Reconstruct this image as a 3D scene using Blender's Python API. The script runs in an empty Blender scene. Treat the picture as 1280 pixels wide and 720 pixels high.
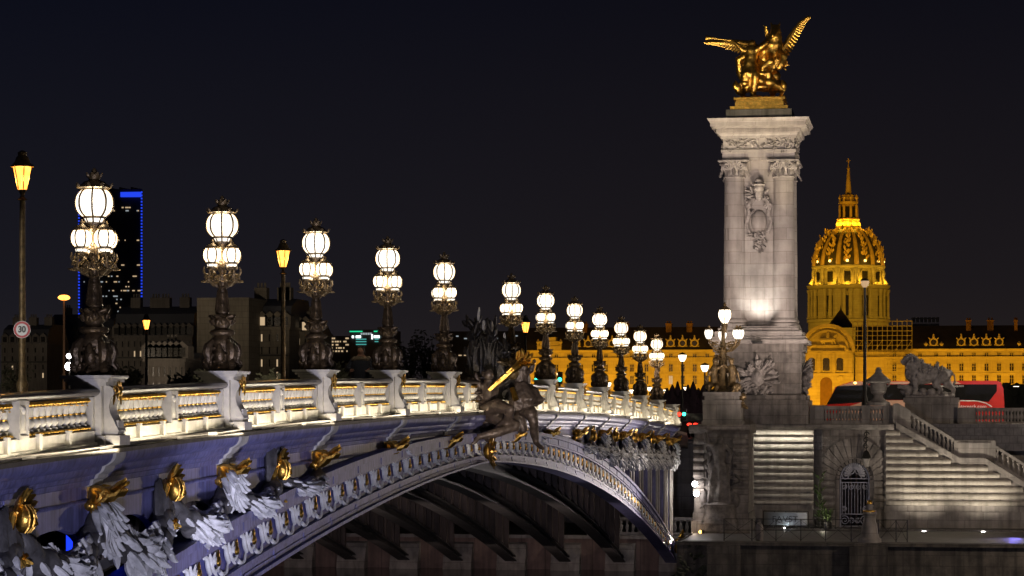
import bpy, bmesh, math, random
from math import sin, cos, pi, radians, atan, tan, sqrt
from mathutils import Vector, Matrix, Euler
random.seed(7)
scn = bpy.context.scene
COL = scn.collection
# ------------------------------------------------------------------ camera, sky, exposure
F = 3100.0                       # focal length in pixels of a 1280 wide picture
TH = atan(515/F)                 # the lens looks 9.4 degrees to the left of the bridge axis (+Y)
cd = bpy.data.cameras.new('camera'); cam = bpy.data.objects.new('camera', cd); COL.objects.link(cam)
cd.sensor_width = 36; cd.lens = F/1280*36; cd.shift_y = 146/1280
cd.clip_start = .5; cd.clip_end = 20000
cam.location = (0, 0, 0); cam.rotation_euler = (pi/2, 0, TH)
scn.camera = cam
scn.view_settings.view_transform = 'Standard'; scn.view_settings.look = 'None'
scn.view_settings.exposure = 0; scn.view_settings.gamma = 1
W = bpy.data.worlds.new('World'); scn.world = W; W.use_nodes = True
nt = W.node_tree; nt.nodes.clear()
o_ = nt.nodes.new('ShaderNodeOutputWorld'); b_ = nt.nodes.new('ShaderNodeBackground'); b_.inputs[1].default_value = 1
tc = nt.nodes.new('ShaderNodeTexCoord'); sx = nt.nodes.new('ShaderNodeSeparateXYZ'); rp = nt.nodes.new('ShaderNodeValToRGB')
nt.links.new(tc.outputs['Generated'], sx.inputs[0]); nt.links.new(sx.outputs[2], rp.inputs[0]); r2 = nt.nodes.new('ShaderNodeMapRange'); r2.inputs[1].default_value = -.42; r2.inputs[2].default_value = -.08; nt.links.new(sx.outputs[0], r2.inputs[0])
mx_ = nt.nodes.new('ShaderNodeMix'); mx_.data_type = 'RGBA'; mx_.inputs[6].default_value = (.86, .99, 1.26, 1); mx_.inputs[7].default_value = (1.08, 1, .98, 1); nt.links.new(r2.outputs[0], mx_.inputs[0])
ml_ = nt.nodes.new('ShaderNodeMix'); ml_.data_type = 'RGBA'; ml_.blend_type = 'MULTIPLY'; ml_.inputs[0].default_value = 1
nt.links.new(rp.outputs[0], ml_.inputs[6]); nt.links.new(mx_.outputs[2], ml_.inputs[7]); nt.links.new(ml_.outputs[2], b_.inputs[0])
nt.links.new(b_.outputs[0], o_.inputs[0])
cr = rp.color_ramp                # night sky: dim town glow low down, near black navy higher up
cr.elements[0].position = 0.0; cr.elements[0].color = (.0170, .0135, .0130, 1)
cr.elements[1].position = .16; cr.elements[1].color = (.0042, .0044, .0078, 1)
e_ = cr.elements.new(.05); e_.color = (.0105, .0092, .0110, 1)
scn.cycles.use_denoising = True
scn.cycles.max_bounces = 6; scn.cycles.diffuse_bounces = 3; scn.cycles.glossy_bounces = 3
scn.cycles.transmission_bounces = 2; scn.cycles.sample_clamp_indirect = 4; scn.cycles.sample_clamp_direct = 0
scn.cycles.caustics_reflective = False; scn.cycles.caustics_refractive = False

def aim(o, target):
    o.rotation_euler = (Vector(target) - o.location).to_track_quat('-Z', 'Y').to_euler()
def spot(loc, target, watts, col, angle=60, blend=.6, radius=.15):  # serves real floodlights and added fill spots alike
    l = bpy.data.lights.new('spot_beam', 'SPOT'); l.energy = watts; l.color = col; l.spot_size = radians(angle)
    l.spot_blend = blend; l.shadow_soft_size = radius
    o = bpy.data.objects.new('spot_beam', l); COL.objects.link(o); o.location = loc; aim(o, target); return o
def strip_light(loc, target, sx_, sy_, watts, col, up=None, spread=180):
    l = bpy.data.lights.new('strip_beam', 'AREA'); l.shape = 'RECTANGLE'; l.size = sx_; l.size_y = sy_; l.energy = watts; l.color = col
    l.spread = radians(spread)
    o = bpy.data.objects.new('strip_beam', l); COL.objects.link(o); o.location = loc
    z = -(Vector(target) - Vector(loc)).normalized(); x = Vector(up or (1, 0, 0)); x = (x - z*x.dot(z)).normalized(); y = z.cross(x)
    o.rotation_euler = Matrix((x, y, z)).transposed().to_euler(); return o
def point(loc, watts, col, radius=.1):  # serves lamp bulbs and added fill points alike
    l = bpy.data.lights.new('bulb', 'POINT'); l.energy = watts; l.color = col; l.shadow_soft_size = radius
    o = bpy.data.objects.new('bulb', l); COL.objects.link(o); o.location = loc; return o

WARM = (1, .86, .62); NEUT = (1, .93, .84); COOL = (.75, .74, 1.0); SODIUM = (1, .43, .012)
YC = 71.4                         # crown of the arch along the bridge
def zt(Y):                        # top of the lamp pedestals: the deck is slightly cambered
    d = Y - 72.5
    return .905 - (3.6e-4 if d < 0 else 2.95e-4)*d*d
# floodlights of the bridge: cool white near the camera, warmer at the far springing, standing on the quays and the piers
spot((-3.5, 14, -6.5), (-12.8, 44, -2.0), 11500, COOL, 70, .6, .5)
spot((-4.5, 32, -7.8), (-12.8, 60, -1.6), 8200, COOL, 70, .6, .5)
spot((-12.7, 125.4, -6.95), (-12.75, 104, -3.6), 1500, (1, .82, .72), 70, .9, .15)
spot((-5.0, 116.1, -5.9), (-12.7, 104, -2.0), 6500, (1, .88, .84), 60, .9, .4)
spot((-5.5, 100, -8.2), (-12.7, 86, -.9), 2600, (1, .88, .88), 44, .9, .4)
# pylon and its gilded group
spot((-8.55, 130.30, 4.5), (-8.5, 131.3, 6.3), 230, NEUT, 130, 1, .06)
spot((-2.0, 112, -5.8), (-8.5, 131, 9.0), 12500, (1, .81, .71), 42, .6, .5)
spot((-15.5, 112, .2), (-8.6, 131, 10.0), 8500, (1, .81, .71), 46, .6, .5)
spot((-24.2, 92, 6.0), (-8.6, 132.5, 17.6), 52000, (1, .84, .52), 11, .4, .4)
spot((-3.5, 119, -5.0), (-8.6, 132, 18.2), 14000, (1, .84, .52), 18, .5, .3)
# quay walls, from fittings sunk in the paving and under the coping; then added fills
for px_x in (-.02, 3.02):
    spot((px_x, 128.5, -6.42), (px_x, 130.6, -3.2), 950, (1, .88, .72), 96, 1, .08)
spot((-6.0, 126.5, -6.35), (-4.3, 131, -3.4), 150, (1, .85, .72), 80, 1, .3)  # added weak fill for the gateway, no fitting stands here
point((16, 106, .5), 6500, (1, .80, .63), .4)  # added fill out of view to the right, brightens the stonework
point((8.5, 141, 5.0), 2600, (1, .84, .66), .3)  # added fill out of view, lights the coach and terrace
point((-1.5, 143.5, 5.5), 900, (1, .80, .58), .3)  # added fill above the road without a lamp post, for the coach
spot((-29, 47, .2), (-24.3, 65, 2.2), 5500, (1, .95, .9), 20, .6, .1)  # added headlight-like beam with no car behind it, lights the speed sign
# palace and dome
for i, x in enumerate(range(-156, 66, 17)):
    strip_light((x, 704 if abs(x + 64) > 12 else 700, -1.4), (x, 720, 9.0), 9, 1.5, (3100, 4300, 3600)[i % 3], SODIUM)
strip_light((-60, 640, 3), (-60, 720, 12), 120, 2, 20000, SODIUM)
# ------------------------------------------------------------------ picture point -> place
def X_at(px, Y): return -Y*tan(TH - atan((px - 640)/F))
def depth(x, y): return -x*sin(TH) + y*cos(TH)
def P(px, py, Y):
    x = X_at(px, Y); return Vector((x, Y, (506 - py)*depth(x, Y)/F))
def ppm(px, Y): return F/depth(X_at(px, Y), Y)
# ------------------------------------------------------------------ materials
def mat(name, col, rough=.6, metal=0, var=.25, scale=3, bump=0, brick=None, stain=0, emit=None, estr=0, col2=None, spec=.5, bscale=None, sscale=1.6):
    m = bpy.data.materials.new(name); m.use_nodes = True; n = m.node_tree; bs = n.nodes['Principled BSDF']
    bs.inputs['Roughness'].default_value = rough; bs.inputs['Metallic'].default_value = metal
    bs.inputs['Specular IOR Level'].default_value = spec
    c4 = (*col, 1)
    if emit:
        bs.inputs['Base Color'].default_value = c4
        bs.inputs['Emission Color'].default_value = (*emit, 1); bs.inputs['Emission Strength'].default_value = estr
        return m
    t = n.nodes.new('ShaderNodeTexCoord'); nz = n.nodes.new('ShaderNodeTexNoise'); nz.inputs['Scale'].default_value = scale
    nz.inputs['Detail'].default_value = 6; nz.inputs['Roughness'].default_value = .62
    geo = n.nodes.new('ShaderNodeNewGeometry')
    n.links.new(geo.outputs['Position'] if brick or stain else t.outputs['Object'], nz.inputs['Vector'])
    mx = n.nodes.new('ShaderNodeMix'); mx.data_type = 'RGBA'
    d = col2 or tuple(c*(1 - var*1.6) for c in col)
    mx.inputs[6].default_value = (*d, 1); mx.inputs[7].default_value = (*[min(1, c*(1 + var*.6)) for c in col], 1)
    rmp = n.nodes.new('ShaderNodeMapRange'); rmp.inputs[1].default_value = .3; rmp.inputs[2].default_value = .7
    n.links.new(nz.outputs['Fac'], rmp.inputs[0]); n.links.new(rmp.outputs[0], mx.inputs[0])
    out = mx.outputs[2]; h = nz.outputs['Fac']
    if stain:
        mp = n.nodes.new('ShaderNodeMapping'); mp.inputs['Scale'].default_value = (2.2, 2.2, .22)
        n.links.new(geo.outputs['Position'], mp.inputs[0]); n2 = n.nodes.new('ShaderNodeTexNoise'); n2.inputs['Scale'].default_value = sscale
        n2.inputs['Detail'].default_value = 5; n.links.new(mp.outputs[0], n2.inputs['Vector'])
        r2 = n.nodes.new('ShaderNodeMapRange'); r2.inputs[1].default_value = .42; r2.inputs[2].default_value = .68
        r2.inputs[3].default_value = 1; r2.inputs[4].default_value = 1 - stain; n.links.new(n2.outputs['Fac'], r2.inputs[0])
        ml = n.nodes.new('ShaderNodeMix'); ml.data_type = 'RGBA'; ml.blend_type = 'MULTIPLY'; ml.inputs[0].default_value = 1
        n.links.new(out, ml.inputs[6]); n.links.new(r2.outputs[0], ml.inputs[7]); out = ml.outputs[2]
    if brick:
        s = n.nodes.new('ShaderNodeSeparateXYZ'); n.links.new(geo.outputs['Position'], s.inputs[0])
        a = n.nodes.new('ShaderNodeMath'); a.operation = 'ADD'; n.links.new(s.outputs[0], a.inputs[0]); n.links.new(s.outputs[1], a.inputs[1])
        cb = n.nodes.new('ShaderNodeCombineXYZ'); n.links.new(a.outputs[0], cb.inputs[0]); n.links.new(s.outputs[2], cb.inputs[1])
        br = n.nodes.new('ShaderNodeTexBrick'); n.links.new(cb.outputs[0], br.inputs['Vector'])
        br.inputs['Scale'].default_value = 1; br.inputs['Brick Width'].default_value = brick[0]; br.inputs['Row Height'].default_value = brick[1]
        br.inputs['Mortar Size'].default_value = brick[2]; br.inputs['Color1'].default_value = (1, 1, 1, 1)
        br.inputs['Color2'].default_value = (.84, .82, .80, 1); br.inputs['Mortar'].default_value = (.56, .54, .52, 1)
        ml = n.nodes.new('ShaderNodeMix'); ml.data_type = 'RGBA'; ml.blend_type = 'MULTIPLY'; ml.inputs[0].default_value = 1
        n.links.new(out, ml.inputs[6]); n.links.new(br.outputs['Color'], ml.inputs[7]); out = ml.outputs[2]
    n.links.new(out, bs.inputs['Base Color'])
    if bump:
        bp = n.nodes.new('ShaderNodeBump'); bp.inputs['Strength'].default_value = bump; bp.inputs['Distance'].default_value = .05
        if bscale:
            n3 = n.nodes.new('ShaderNodeTexNoise'); n3.inputs['Scale'].default_value = bscale; n3.inputs['Detail'].default_value = 4
            n.links.new(t.outputs['Object'], n3.inputs['Vector']); h = n3.outputs['Fac']
        n.links.new(h, bp.inputs['Height']); n.links.new(bp.outputs[0], bs.inputs['Normal'])
    return m
def glassglow(name, col, s):                         # milky glass, partly clear, round a bulb
    m = bpy.data.materials.new(name); m.use_nodes = True; n = m.node_tree; n.nodes.clear()
    o = n.nodes.new('ShaderNodeOutputMaterial'); e = n.nodes.new('ShaderNodeEmission'); t = n.nodes.new('ShaderNodeBsdfTransparent'); x = n.nodes.new('ShaderNodeAddShader')
    e.inputs[0].default_value = (*col, 1); t.inputs[0].default_value = (.55, .55, .55, 1)
    tc = n.nodes.new('ShaderNodeTexCoord'); nz = n.nodes.new('ShaderNodeTexNoise'); nz.inputs['Scale'].default_value = 7; n.links.new(tc.outputs['Object'], nz.inputs['Vector'])
    a = n.nodes.new('ShaderNodeMapRange'); a.inputs[1].default_value = .35; a.inputs[2].default_value = .65; a.inputs[3].default_value = s*.72; a.inputs[4].default_value = s*1.5; n.links.new(nz.outputs['Fac'], a.inputs[0])
    oi = n.nodes.new('ShaderNodeObjectInfo'); b = n.nodes.new('ShaderNodeMapRange'); b.inputs[3].default_value = .82; b.inputs[4].default_value = 1.2; n.links.new(oi.outputs['Random'], b.inputs[0])
    q = n.nodes.new('ShaderNodeMath'); q.operation = 'MULTIPLY'; n.links.new(a.outputs[0], q.inputs[0]); n.links.new(b.outputs[0], q.inputs[1]); n.links.new(q.outputs[0], e.inputs[1])
    n.links.new(e.outputs[0], x.inputs[0]); n.links.new(t.outputs[0], x.inputs[1]); n.links.new(x.outputs[0], o.inputs[0]); return m
def glow(name, col, s): return mat(name, (.02, .02, .02), emit=col, estr=s)
M = dict(
 bronze=mat('bronze', (.20, .135, .060), .40, .45, .45, 9, .35, bscale=22),
 basebronze=mat('base_bronze', (.115, .078, .042), .36, .6, .45, 9, .4, bscale=20),
 darkrail=mat('rail_paint', (.05, .042, .044), .3, .1, .2, 3),
 seaweedb=mat('seaweed_bronze', (.05, .042, .034), .45, .35, .4, 6, .4, bscale=14),  # darker copy of the dark bronze; weaker light is put into its colour
 darkbronze=mat('dark_bronze', (.105, .078, .062), .42, .35, .4, 6, .4, bscale=14),
 iron=mat('iron', (.03, .028, .025), .5, .5, .3, 8),
 ironwork=mat('pale_ironwork', (.34, .34, .38), .5, .3, .2, 8),
 gold=mat('gilding', (.80, .47, .095), .34, 1, .30, 5, .25, bscale=12),
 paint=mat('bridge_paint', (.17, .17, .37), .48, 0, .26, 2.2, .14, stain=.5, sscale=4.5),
 paintwhite=mat('pale_paint', (.52, .49, .435), .5, 0, .16, 5, .15, stain=.3),
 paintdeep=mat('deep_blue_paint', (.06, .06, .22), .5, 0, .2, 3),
 swagwhite=mat('swag_white', (.78, .78, .77), .55, 0, .3, 4, .4, bscale=9),
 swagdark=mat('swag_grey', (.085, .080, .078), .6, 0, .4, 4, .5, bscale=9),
 postpaint=mat('post_paint', (.085, .065, .058), .8, 0, .3, 1.0, stain=.5),
 ribdark=mat('rib_paint', (.055, .052, .054), .8, 0, .25, 1.2, stain=.4),
 ledge=mat('dark_ledge', (.07, .06, .05), .6, 0, .4, 3, .3),
 stone=mat('pylon_stone', (.44, .40, .37), .75, 0, .16, 1.4, .2, brick=(1.5, .62, .012), stain=.22, bscale=6),
 stonec=mat('carved_stone', (.42, .38, .35), .78, 0, .35, 4, .5, stain=.3, bscale=8),
 stonedirty=mat('weathered_stone', (.27, .24, .215), .8, 0, .35, 1.3, .3, brick=(1.6, .55, .012), stain=.5, bscale=7),
 reliefdark=mat('dark_relief_stone', (.17, .15, .135), .8, 0, .4, 3, .5, stain=.4, bscale=8),
 rust=mat('banded_stone', (.36, .33, .28), .8, 0, .2, 1.1, .25, stain=.4, bscale=9),
 smooth=mat('block_stone', (.30, .275, .25), .8, 0, .22, 1.2, .2, brick=(1.9, .75, .014), stain=.4, bscale=7),
 rivers=mat('river_wall_stone', (.10, .088, .072), .85, 0, .45, 1.0, .4, brick=(1.4, .5, .015), stain=.6, bscale=6),
 abut=mat('abutment_stone', (.20, .135, .115), .8, 0, .25, 1.0, .2, brick=(1.25, 3.2, .02), stain=.4),
 paving=mat('quay_paving', (.13, .12, .12), .55, 0, .3, 3, .2, brick=(.4, .4, .02)),
 asphalt=mat('asphalt', (.05, .05, .05), .7, 0, .2, 4),
 ground=mat('ground', (.06, .058, .052), .8, 0, .3, .2),
 water=mat('river_water', (.008, .010, .012), .12, 0, .1, .8, .35, bscale=.9),
 lime=mat('palace_stone', (.44, .40, .33), .8, 0, .10, .25, 0, brick=(3.2, .9, .02), stain=.12),
 slate=mat('slate_roof', (.045, .043, .045), .55, 0, .3, .3),
 brickch=mat('chimney_brick', (.15, .085, .05), .8, 0, .2, .6),
 lead=mat('dome_lead', (.065, .055, .04), .5, .1, .3, .3),  # dark tone puts shadow between the ribs into the lead colour
 domegold=mat('dome_gilding', (.62, .42, .14), .45, .2, .2, .4),
 pane=mat('window_pane', (.02, .018, .014), .2),
 lanternglass=glassglow('globe_glass', (1, .91, .77), 1.15),
 smallglass=glassglow('small_globe_glass', (1, .91, .76), 1.3),
 plazaglass=glassglow('pale_lantern_glass', (1, .84, .62), 2.2),
 sodium=glassglow('orange_lantern_glass', (1, .34, .05), 2.6),
 coldwhite=glow('cold_lamp', (1, .93, .95), 30),
 blueled=glow('blue_tower_light', (.02, .07, 1), .9),
 bluelamp=glow('blue_lamp', (.01, .04, 1), 1.6),
 litwin=glow('lit_window', (1, .72, .42), .55),
 litwinc=glow('cool_lit_window', (.75, .85, .9), .40),
 greenneon=glow('green_neon', (.02, .75, .35), 1.0),
 cyanwin=glow('cyan_window', (.15, .8, .75), .45),
 whiteneon=glow('white_sign', (.8, 1, .95), 2.5),
 redlamp=glow('red_lamp', (1, .03, .015), 5),
 greenlamp=glow('green_signal', (.05, 1, .6), 5),
 dimglass=glow('dim_globe_glass', (1, .62, .30), .55),
 amber=glow('amber_lamp', (1, .55, .12), 6),
 headlamp=glow('white_lamp', (1, .95, .9), 10),
 tower=mat('tower_glass', (.03, .028, .032), .5, 0, .3, .05),
 haus=mat('town_stone', (.17, .15, .115), .85, 0, .2, .12, 0, brick=(2.4, .8, .03), stain=.3),
 hausdark=mat('dark_town_stone', (.13, .115, .10), .85, 0, .25, .12, stain=.3),
 zinc=mat('zinc_roof', (.05, .052, .06), .6, 0, .2, .2),
 leaf=mat('dark_foliage', (.040, .045, .026), .7, 0, .5, .6),
 bark=mat('bark', (.05, .04, .03), .9),
 buspaint=mat('red_coach_paint', (.55, .018, .012), .3, 0, .08, 2),
 buscream=mat('cream_coach_paint', (.60, .36, .26), .35, 0, .08, 2),
 busglass=mat('coach_glass', (.012, .012, .012), .1),
 tyre=mat('tyre_rubber', (.015, .015, .015), .8),
 white=mat('white_enamel', (.75, .75, .75), .4, 0, .03), red=mat('red_enamel', (.50, .012, .02), .4, 0, .03), black=mat('black_enamel', (.01, .01, .01), .4, 0, .03),
 carpaint=mat('grey_car_paint', (.10, .10, .11), .3, .3, .05), cardark=mat('black_car_paint', (.02, .02, .022), .3, .2, .05),
 scaff=mat('scaffold_tube', (.45, .42, .34), .5, .3, .15),
 cloth=mat('dark_coat', (.012, .015, .03), .9), fur=mat('pale_fur', (.16, .13, .10), .95, 0, .3, 14, .5), skin=mat('skin', (.22, .12, .09), .6, 0, .08), hair=mat('hair', (.03, .02, .015), .7),
 panel=mat('brushed_sign_panel', (.20, .215, .22), .4, .4, .1, 3), hedge=mat('purple_lit_hedge', (.06, .04, .05), .8, 0, .4, 1.0),  # hedge: purple light is put into the leaf colour
 plant=mat('plant_leaf', (.07, .12, .03), .6, 0, .3, 3),
)
# ------------------------------------------------------------------ mesh builder
class MB:
    def __init__(s): s.v = []; s.f = []; s.m = []; s.cur = 0
    def add(s, vs, fs):
        b = len(s.v); s.v += [Vector(p) for p in vs]
        for f in fs: s.f.append([b + i for i in f]); s.m.append(s.cur)
    def use(s, i): s.cur = i; return s
    def box(s, c, d, rz=0, taper=1):
        x, y, z = [k/2 for k in d]; R = Matrix.Rotation(rz, 3, 'Z'); c = Vector(c); vs = []
        for sz in (-1, 1):
            t = taper if sz > 0 else 1
            for sx_, sy_ in ((-1, -1), (1, -1), (1, 1), (-1, 1)): vs.append(c + R @ Vector((sx_*x*t, sy_*y*t, sz*z)))
        s.add(vs, [(3, 2, 1, 0), (4, 5, 6, 7), (0, 1, 5, 4), (1, 2, 6, 5), (2, 3, 7, 6), (3, 0, 4, 7)]); return s
    def bx(s, x0, x1, y0, y1, z0, z1): return s.box(((x0 + x1)/2, (y0 + y1)/2, (z0 + z1)/2), (x1 - x0, y1 - y0, z1 - z0))
    def lathe(s, prof, c=(0, 0, 0), n=16, sq=False, ry=1, rot=0):
        c = Vector(c); vs = []; fs = []
        for r, z in prof:
            for i in range(n):
                a = rot + 2*pi*i/n
                vs.append(c + Vector((r*cos(a), r*ry*sin(a), z)))
        for j in range(len(prof) - 1):
            for i in range(n):
                k = (i + 1) % n; fs.append((j*n + i, j*n + k, (j + 1)*n + k, (j + 1)*n + i))
        fs.append(tuple(range(n - 1, -1, -1))); fs.append(tuple((len(prof) - 1)*n + i for i in range(n)))
        s.add(vs, fs); return s
    def tube(s, pts, r, n=8, flat=1, up=None):
        pts = [Vector(p) for p in pts]; k = len(pts); rs = r if isinstance(r, (list, tuple)) else [r]*k
        vs = []; fs = []; u = Vector(up) if up else None
        for i in range(k):
            t = (pts[min(i + 1, k - 1)] - pts[max(i - 1, 0)]).normalized()
            if u is None: u = Vector((0, 0, 1)) if abs(t.z) < .9 else Vector((1, 0, 0))
            a = (u - t*u.dot(t))
            if a.length < 1e-5: a = t.orthogonal()
            a.normalize(); b = t.cross(a)
            if not up: u = a
            for j in range(n):
                q = 2*pi*j/n; vs.append(pts[i] + a*(rs[i]*cos(q)*flat) + b*(rs[i]*sin(q)))
        for i in range(k - 1):
            for j in range(n):
                l = (j + 1) % n; fs.append((i*n + j, i*n + l, (i + 1)*n + l, (i + 1)*n + j))
        fs.append(tuple(range(n - 1, -1, -1))); fs.append(tuple((k - 1)*n + j for j in range(n)))
        s.add(vs, fs); return s
    def ball(s, c, r, n=12, m=8, rot=None):
        r = Vector((r, r, r)) if isinstance(r, (int, float)) else Vector(r); c = Vector(c); R = rot or Matrix.Identity(3); vs = []; fs = []
        vs.append(c + R @ Vector((0, 0, -r.z)))
        for j in range(1, m):
            a = -pi/2 + pi*j/m
            for i in range(n):
                q = 2*pi*i/n; vs.append(c + R @ Vector((r.x*cos(a)*cos(q), r.y*cos(a)*sin(q), r.z*sin(a))))
        vs.append(c + R @ Vector((0, 0, r.z))); L = len(vs) - 1
        for i in range(n):
            k = (i + 1) % n; fs.append((0, 1 + k, 1 + i)); fs.append((L, 1 + (m - 2)*n + i, 1 + (m - 2)*n + k))
            for j in range(m - 2): fs.append((1 + j*n + i, 1 + j*n + k, 1 + (j + 1)*n + k, 1 + (j + 1)*n + i))
        s.add(vs, fs); return s
    def petal(s, p, d, nrm, L, w, th=.25, curl=0):       # a thick pointed leaf: base p, direction d, outward side nrm
        p = Vector(p); d = Vector(d).normalized(); nv = Vector(nrm); nv = nv - d*nv.dot(d)
        nv = nv.normalized() if nv.length > 1e-4 else d.orthogonal().normalized()
        sd = d.cross(nv); rows = []
        for u, q in ((0, .22), (.22, .82), (.5, 1), (.78, .72), (.95, .25)):
            c = p + d*L*u + nv*(curl*L*u*u); h = w*th*(.5 + .5*sin(pi*min(1, u + .15))); b = w/2*q
            rows.append((c + sd*b, c + nv*h + sd*b*.25, c + nv*h - sd*b*.25, c - sd*b, c - nv*h*.35))
        vs = [v for r in rows for v in r]; fs = [(4, 3, 2, 1, 0), (20, 21, 22, 23, 24)]
        for i in range(4):
            for k in range(5): l = (k + 1) % 5; fs.append((i*5 + k, i*5 + l, i*5 + 5 + l, i*5 + 5 + k))
        s.add(vs, fs); return s
    def prism(s, poly, a, b, plane='XZ'):                # outline extruded from a to b along the third axis
        def q(u, v, w): return {'XZ': (u, w, v), 'YZ': (w, u, v), 'XY': (u, v, w)}[plane]
        k = len(poly); vs = [q(u, v, a) for u, v in poly] + [q(u, v, b) for u, v in poly]
        fs = [tuple(range(k - 1, -1, -1)), tuple(range(k, 2*k))] + [(i, (i + 1) % k, k + (i + 1) % k, k + i) for i in range(k)]
        s.add(vs, fs); return s
    def sweep(s, rings, closed=True, caps=True):         # list of equal rings of points
        k = len(rings[0]); vs = [p for r in rings for p in r]; fs = []
        for i in range(len(rings) - 1):
            for j in range(k if closed else k - 1):
                l = (j + 1) % k; fs.append((i*k + j, i*k + l, (i + 1)*k + l, (i + 1)*k + j))
        if caps and closed: fs += [tuple(range(k - 1, -1, -1)), tuple((len(rings) - 1)*k + j for j in range(k))]
        s.add(vs, fs); return s
    def spiral(s, c, r, turns, th, ax1, ax2, start=0, n=18, w=6, shrink=.12, flat=1):
        c = Vector(c); a1 = Vector(ax1); a2 = Vector(ax2); pts = []; rs = []
        for i in range(n + 1):
            t = i/n; q = start + turns*2*pi*t; rr = r*(1 - t*(1 - shrink)); pts.append(c + a1*rr*cos(q) + a2*rr*sin(q)); rs.append(th*(1 - .5*t))
        s.tube(pts, rs, w, flat, up=a1.cross(a2)); return s
    def merge(s, o, off=(0, 0, 0), rz=0, sc=1, remap=None):
        b = len(s.v); R = Matrix.Rotation(rz, 3, 'Z'); off = Vector(off)
        s.v += [R @ (p*sc) + off for p in o.v]; s.f += [[b + i for i in f] for f in o.f]; s.m += [(remap or {}).get(x, x) for x in o.m]; return s
    def build(s, name, mats, parent=None, origin=None, angle=38, world=False, fix=True):
        if not isinstance(mats, (list, tuple)): mats = [mats]
        base = wloc(parent)
        if origin is None:
            if parent is not None: origin = base if world else Vector((0, 0, 0))
            else:
                xs = [p.x for p in s.v]; ys = [p.y for p in s.v]; zs = [p.z for p in s.v]
                origin = Vector(((min(xs) + max(xs))/2, (min(ys) + max(ys))/2, min(zs)))
        origin = Vector(origin)
        me = bpy.data.meshes.new(name); me.from_pydata([tuple(p - origin) for p in s.v], [], s.f)
        for m in mats: me.materials.append(m)
        me.polygons.foreach_set('material_index', s.m)
        if fix:
            bm = bmesh.new(); bm.from_mesh(me); bmesh.ops.recalc_face_normals(bm, faces=bm.faces); bm.to_mesh(me); bm.free()
        me.polygons.foreach_set('use_smooth', [True]*len(me.polygons)); me.set_sharp_from_angle(angle=radians(angle)); me.update()
        o = bpy.data.objects.new(name, me); COL.objects.link(o)
        if parent is not None:
            o.parent = parent; o.location = (origin - base) if world else origin
        else: o.location = origin
        return o
def wloc(o):
    v = Vector((0, 0, 0))
    while o is not None: v += Vector(o.location); o = o.parent
    return v
def tag(o, label=None, cat=None, group=None, kind=None):
    for k, v in (('label', label), ('category', cat), ('group', group), ('kind', kind)):
        if v: o[k] = v
    return o
def thing(name, label, cat, loc=(0, 0, 0), group=None, rz=0):
    o = bpy.data.objects.new(name, None); COL.objects.link(o); o.location = loc; o.rotation_euler = (0, 0, rz); o.empty_display_size = .2
    return tag(o, label, cat, group)
def copy_tree(o, parent=None):
    c = o.copy(); COL.objects.link(c); c.parent = parent
    for ch in [x for x in ALLCH(o)]: copy_tree(ch, c)
    return c
def ALLCH(o): return list(o.children)
def put(o, parent, loc, rz=0, sc=1):                  # one more part sharing a mesh
    c = o.copy(); COL.objects.link(c); c.parent = parent; c.location = loc; c.rotation_euler = (0, 0, rz)
    c.scale = (sc, sc, sc) if isinstance(sc, (int, float)) else sc
    return c
def fuse(mb, name, m, parent=None, voxel=.04, noise=.02, nscale=.15, smooth=3, world=True, origin=None):
    """limbs and masses grown together into one continuous skin"""
    o = mb.build(name, m, parent, origin=origin, world=world)
    r = o.modifiers.new('r', 'REMESH'); r.mode = 'VOXEL'; r.voxel_size = voxel
    q = o.modifiers.new('s', 'SMOOTH'); q.factor = .5; q.iterations = smooth
    if noise:
        t = bpy.data.textures.get('folds%g' % nscale) or bpy.data.textures.new('folds%g' % nscale, 'CLOUDS'); t.noise_scale = nscale; t.noise_depth = 2
        d = o.modifiers.new('d', 'DISPLACE'); d.texture = t; d.strength = noise; d.mid_level = .5
    bpy.context.view_layer.update()
    me = bpy.data.meshes.new_from_object(o.evaluated_get(bpy.context.evaluated_depsgraph_get()))
    o.modifiers.clear(); o.data = me; me.name = name
    me.polygons.foreach_set('use_smooth', [True]*len(me.polygons)); me.update()
    return o
def limb(mb, pts, rs, n=8):
    pts = [Vector(p) for p in pts]
    for i, p in enumerate(pts): mb.ball(p, rs[i], n, 6)
    mb.tube(pts, rs, n); return mb
def text(name, body, m, size, loc, rot, parent=None, ext=.004, align='CENTER', sx_=1, bold=0):
    c = bpy.data.curves.new(name, 'FONT'); c.body = body; c.size = size; c.extrude = ext; c.offset = bold; c.align_x = align; c.align_y = 'CENTER'
    t = bpy.data.objects.new(name, c); COL.objects.link(t); bpy.context.view_layer.update()
    me = bpy.data.meshes.new_from_object(t.evaluated_get(bpy.context.evaluated_depsgraph_get())); bpy.data.objects.remove(t); me.name = name
    o = bpy.data.objects.new(name, me); COL.objects.link(o); me.materials.clear(); me.materials.append(m); o.parent = parent
    o.location = loc; o.rotation_euler = rot; o.scale = (sx_, 1, 1); return o
def struct(name, mb, m, **k): return tag(mb.build(name, m, **k), kind='structure')
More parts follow.
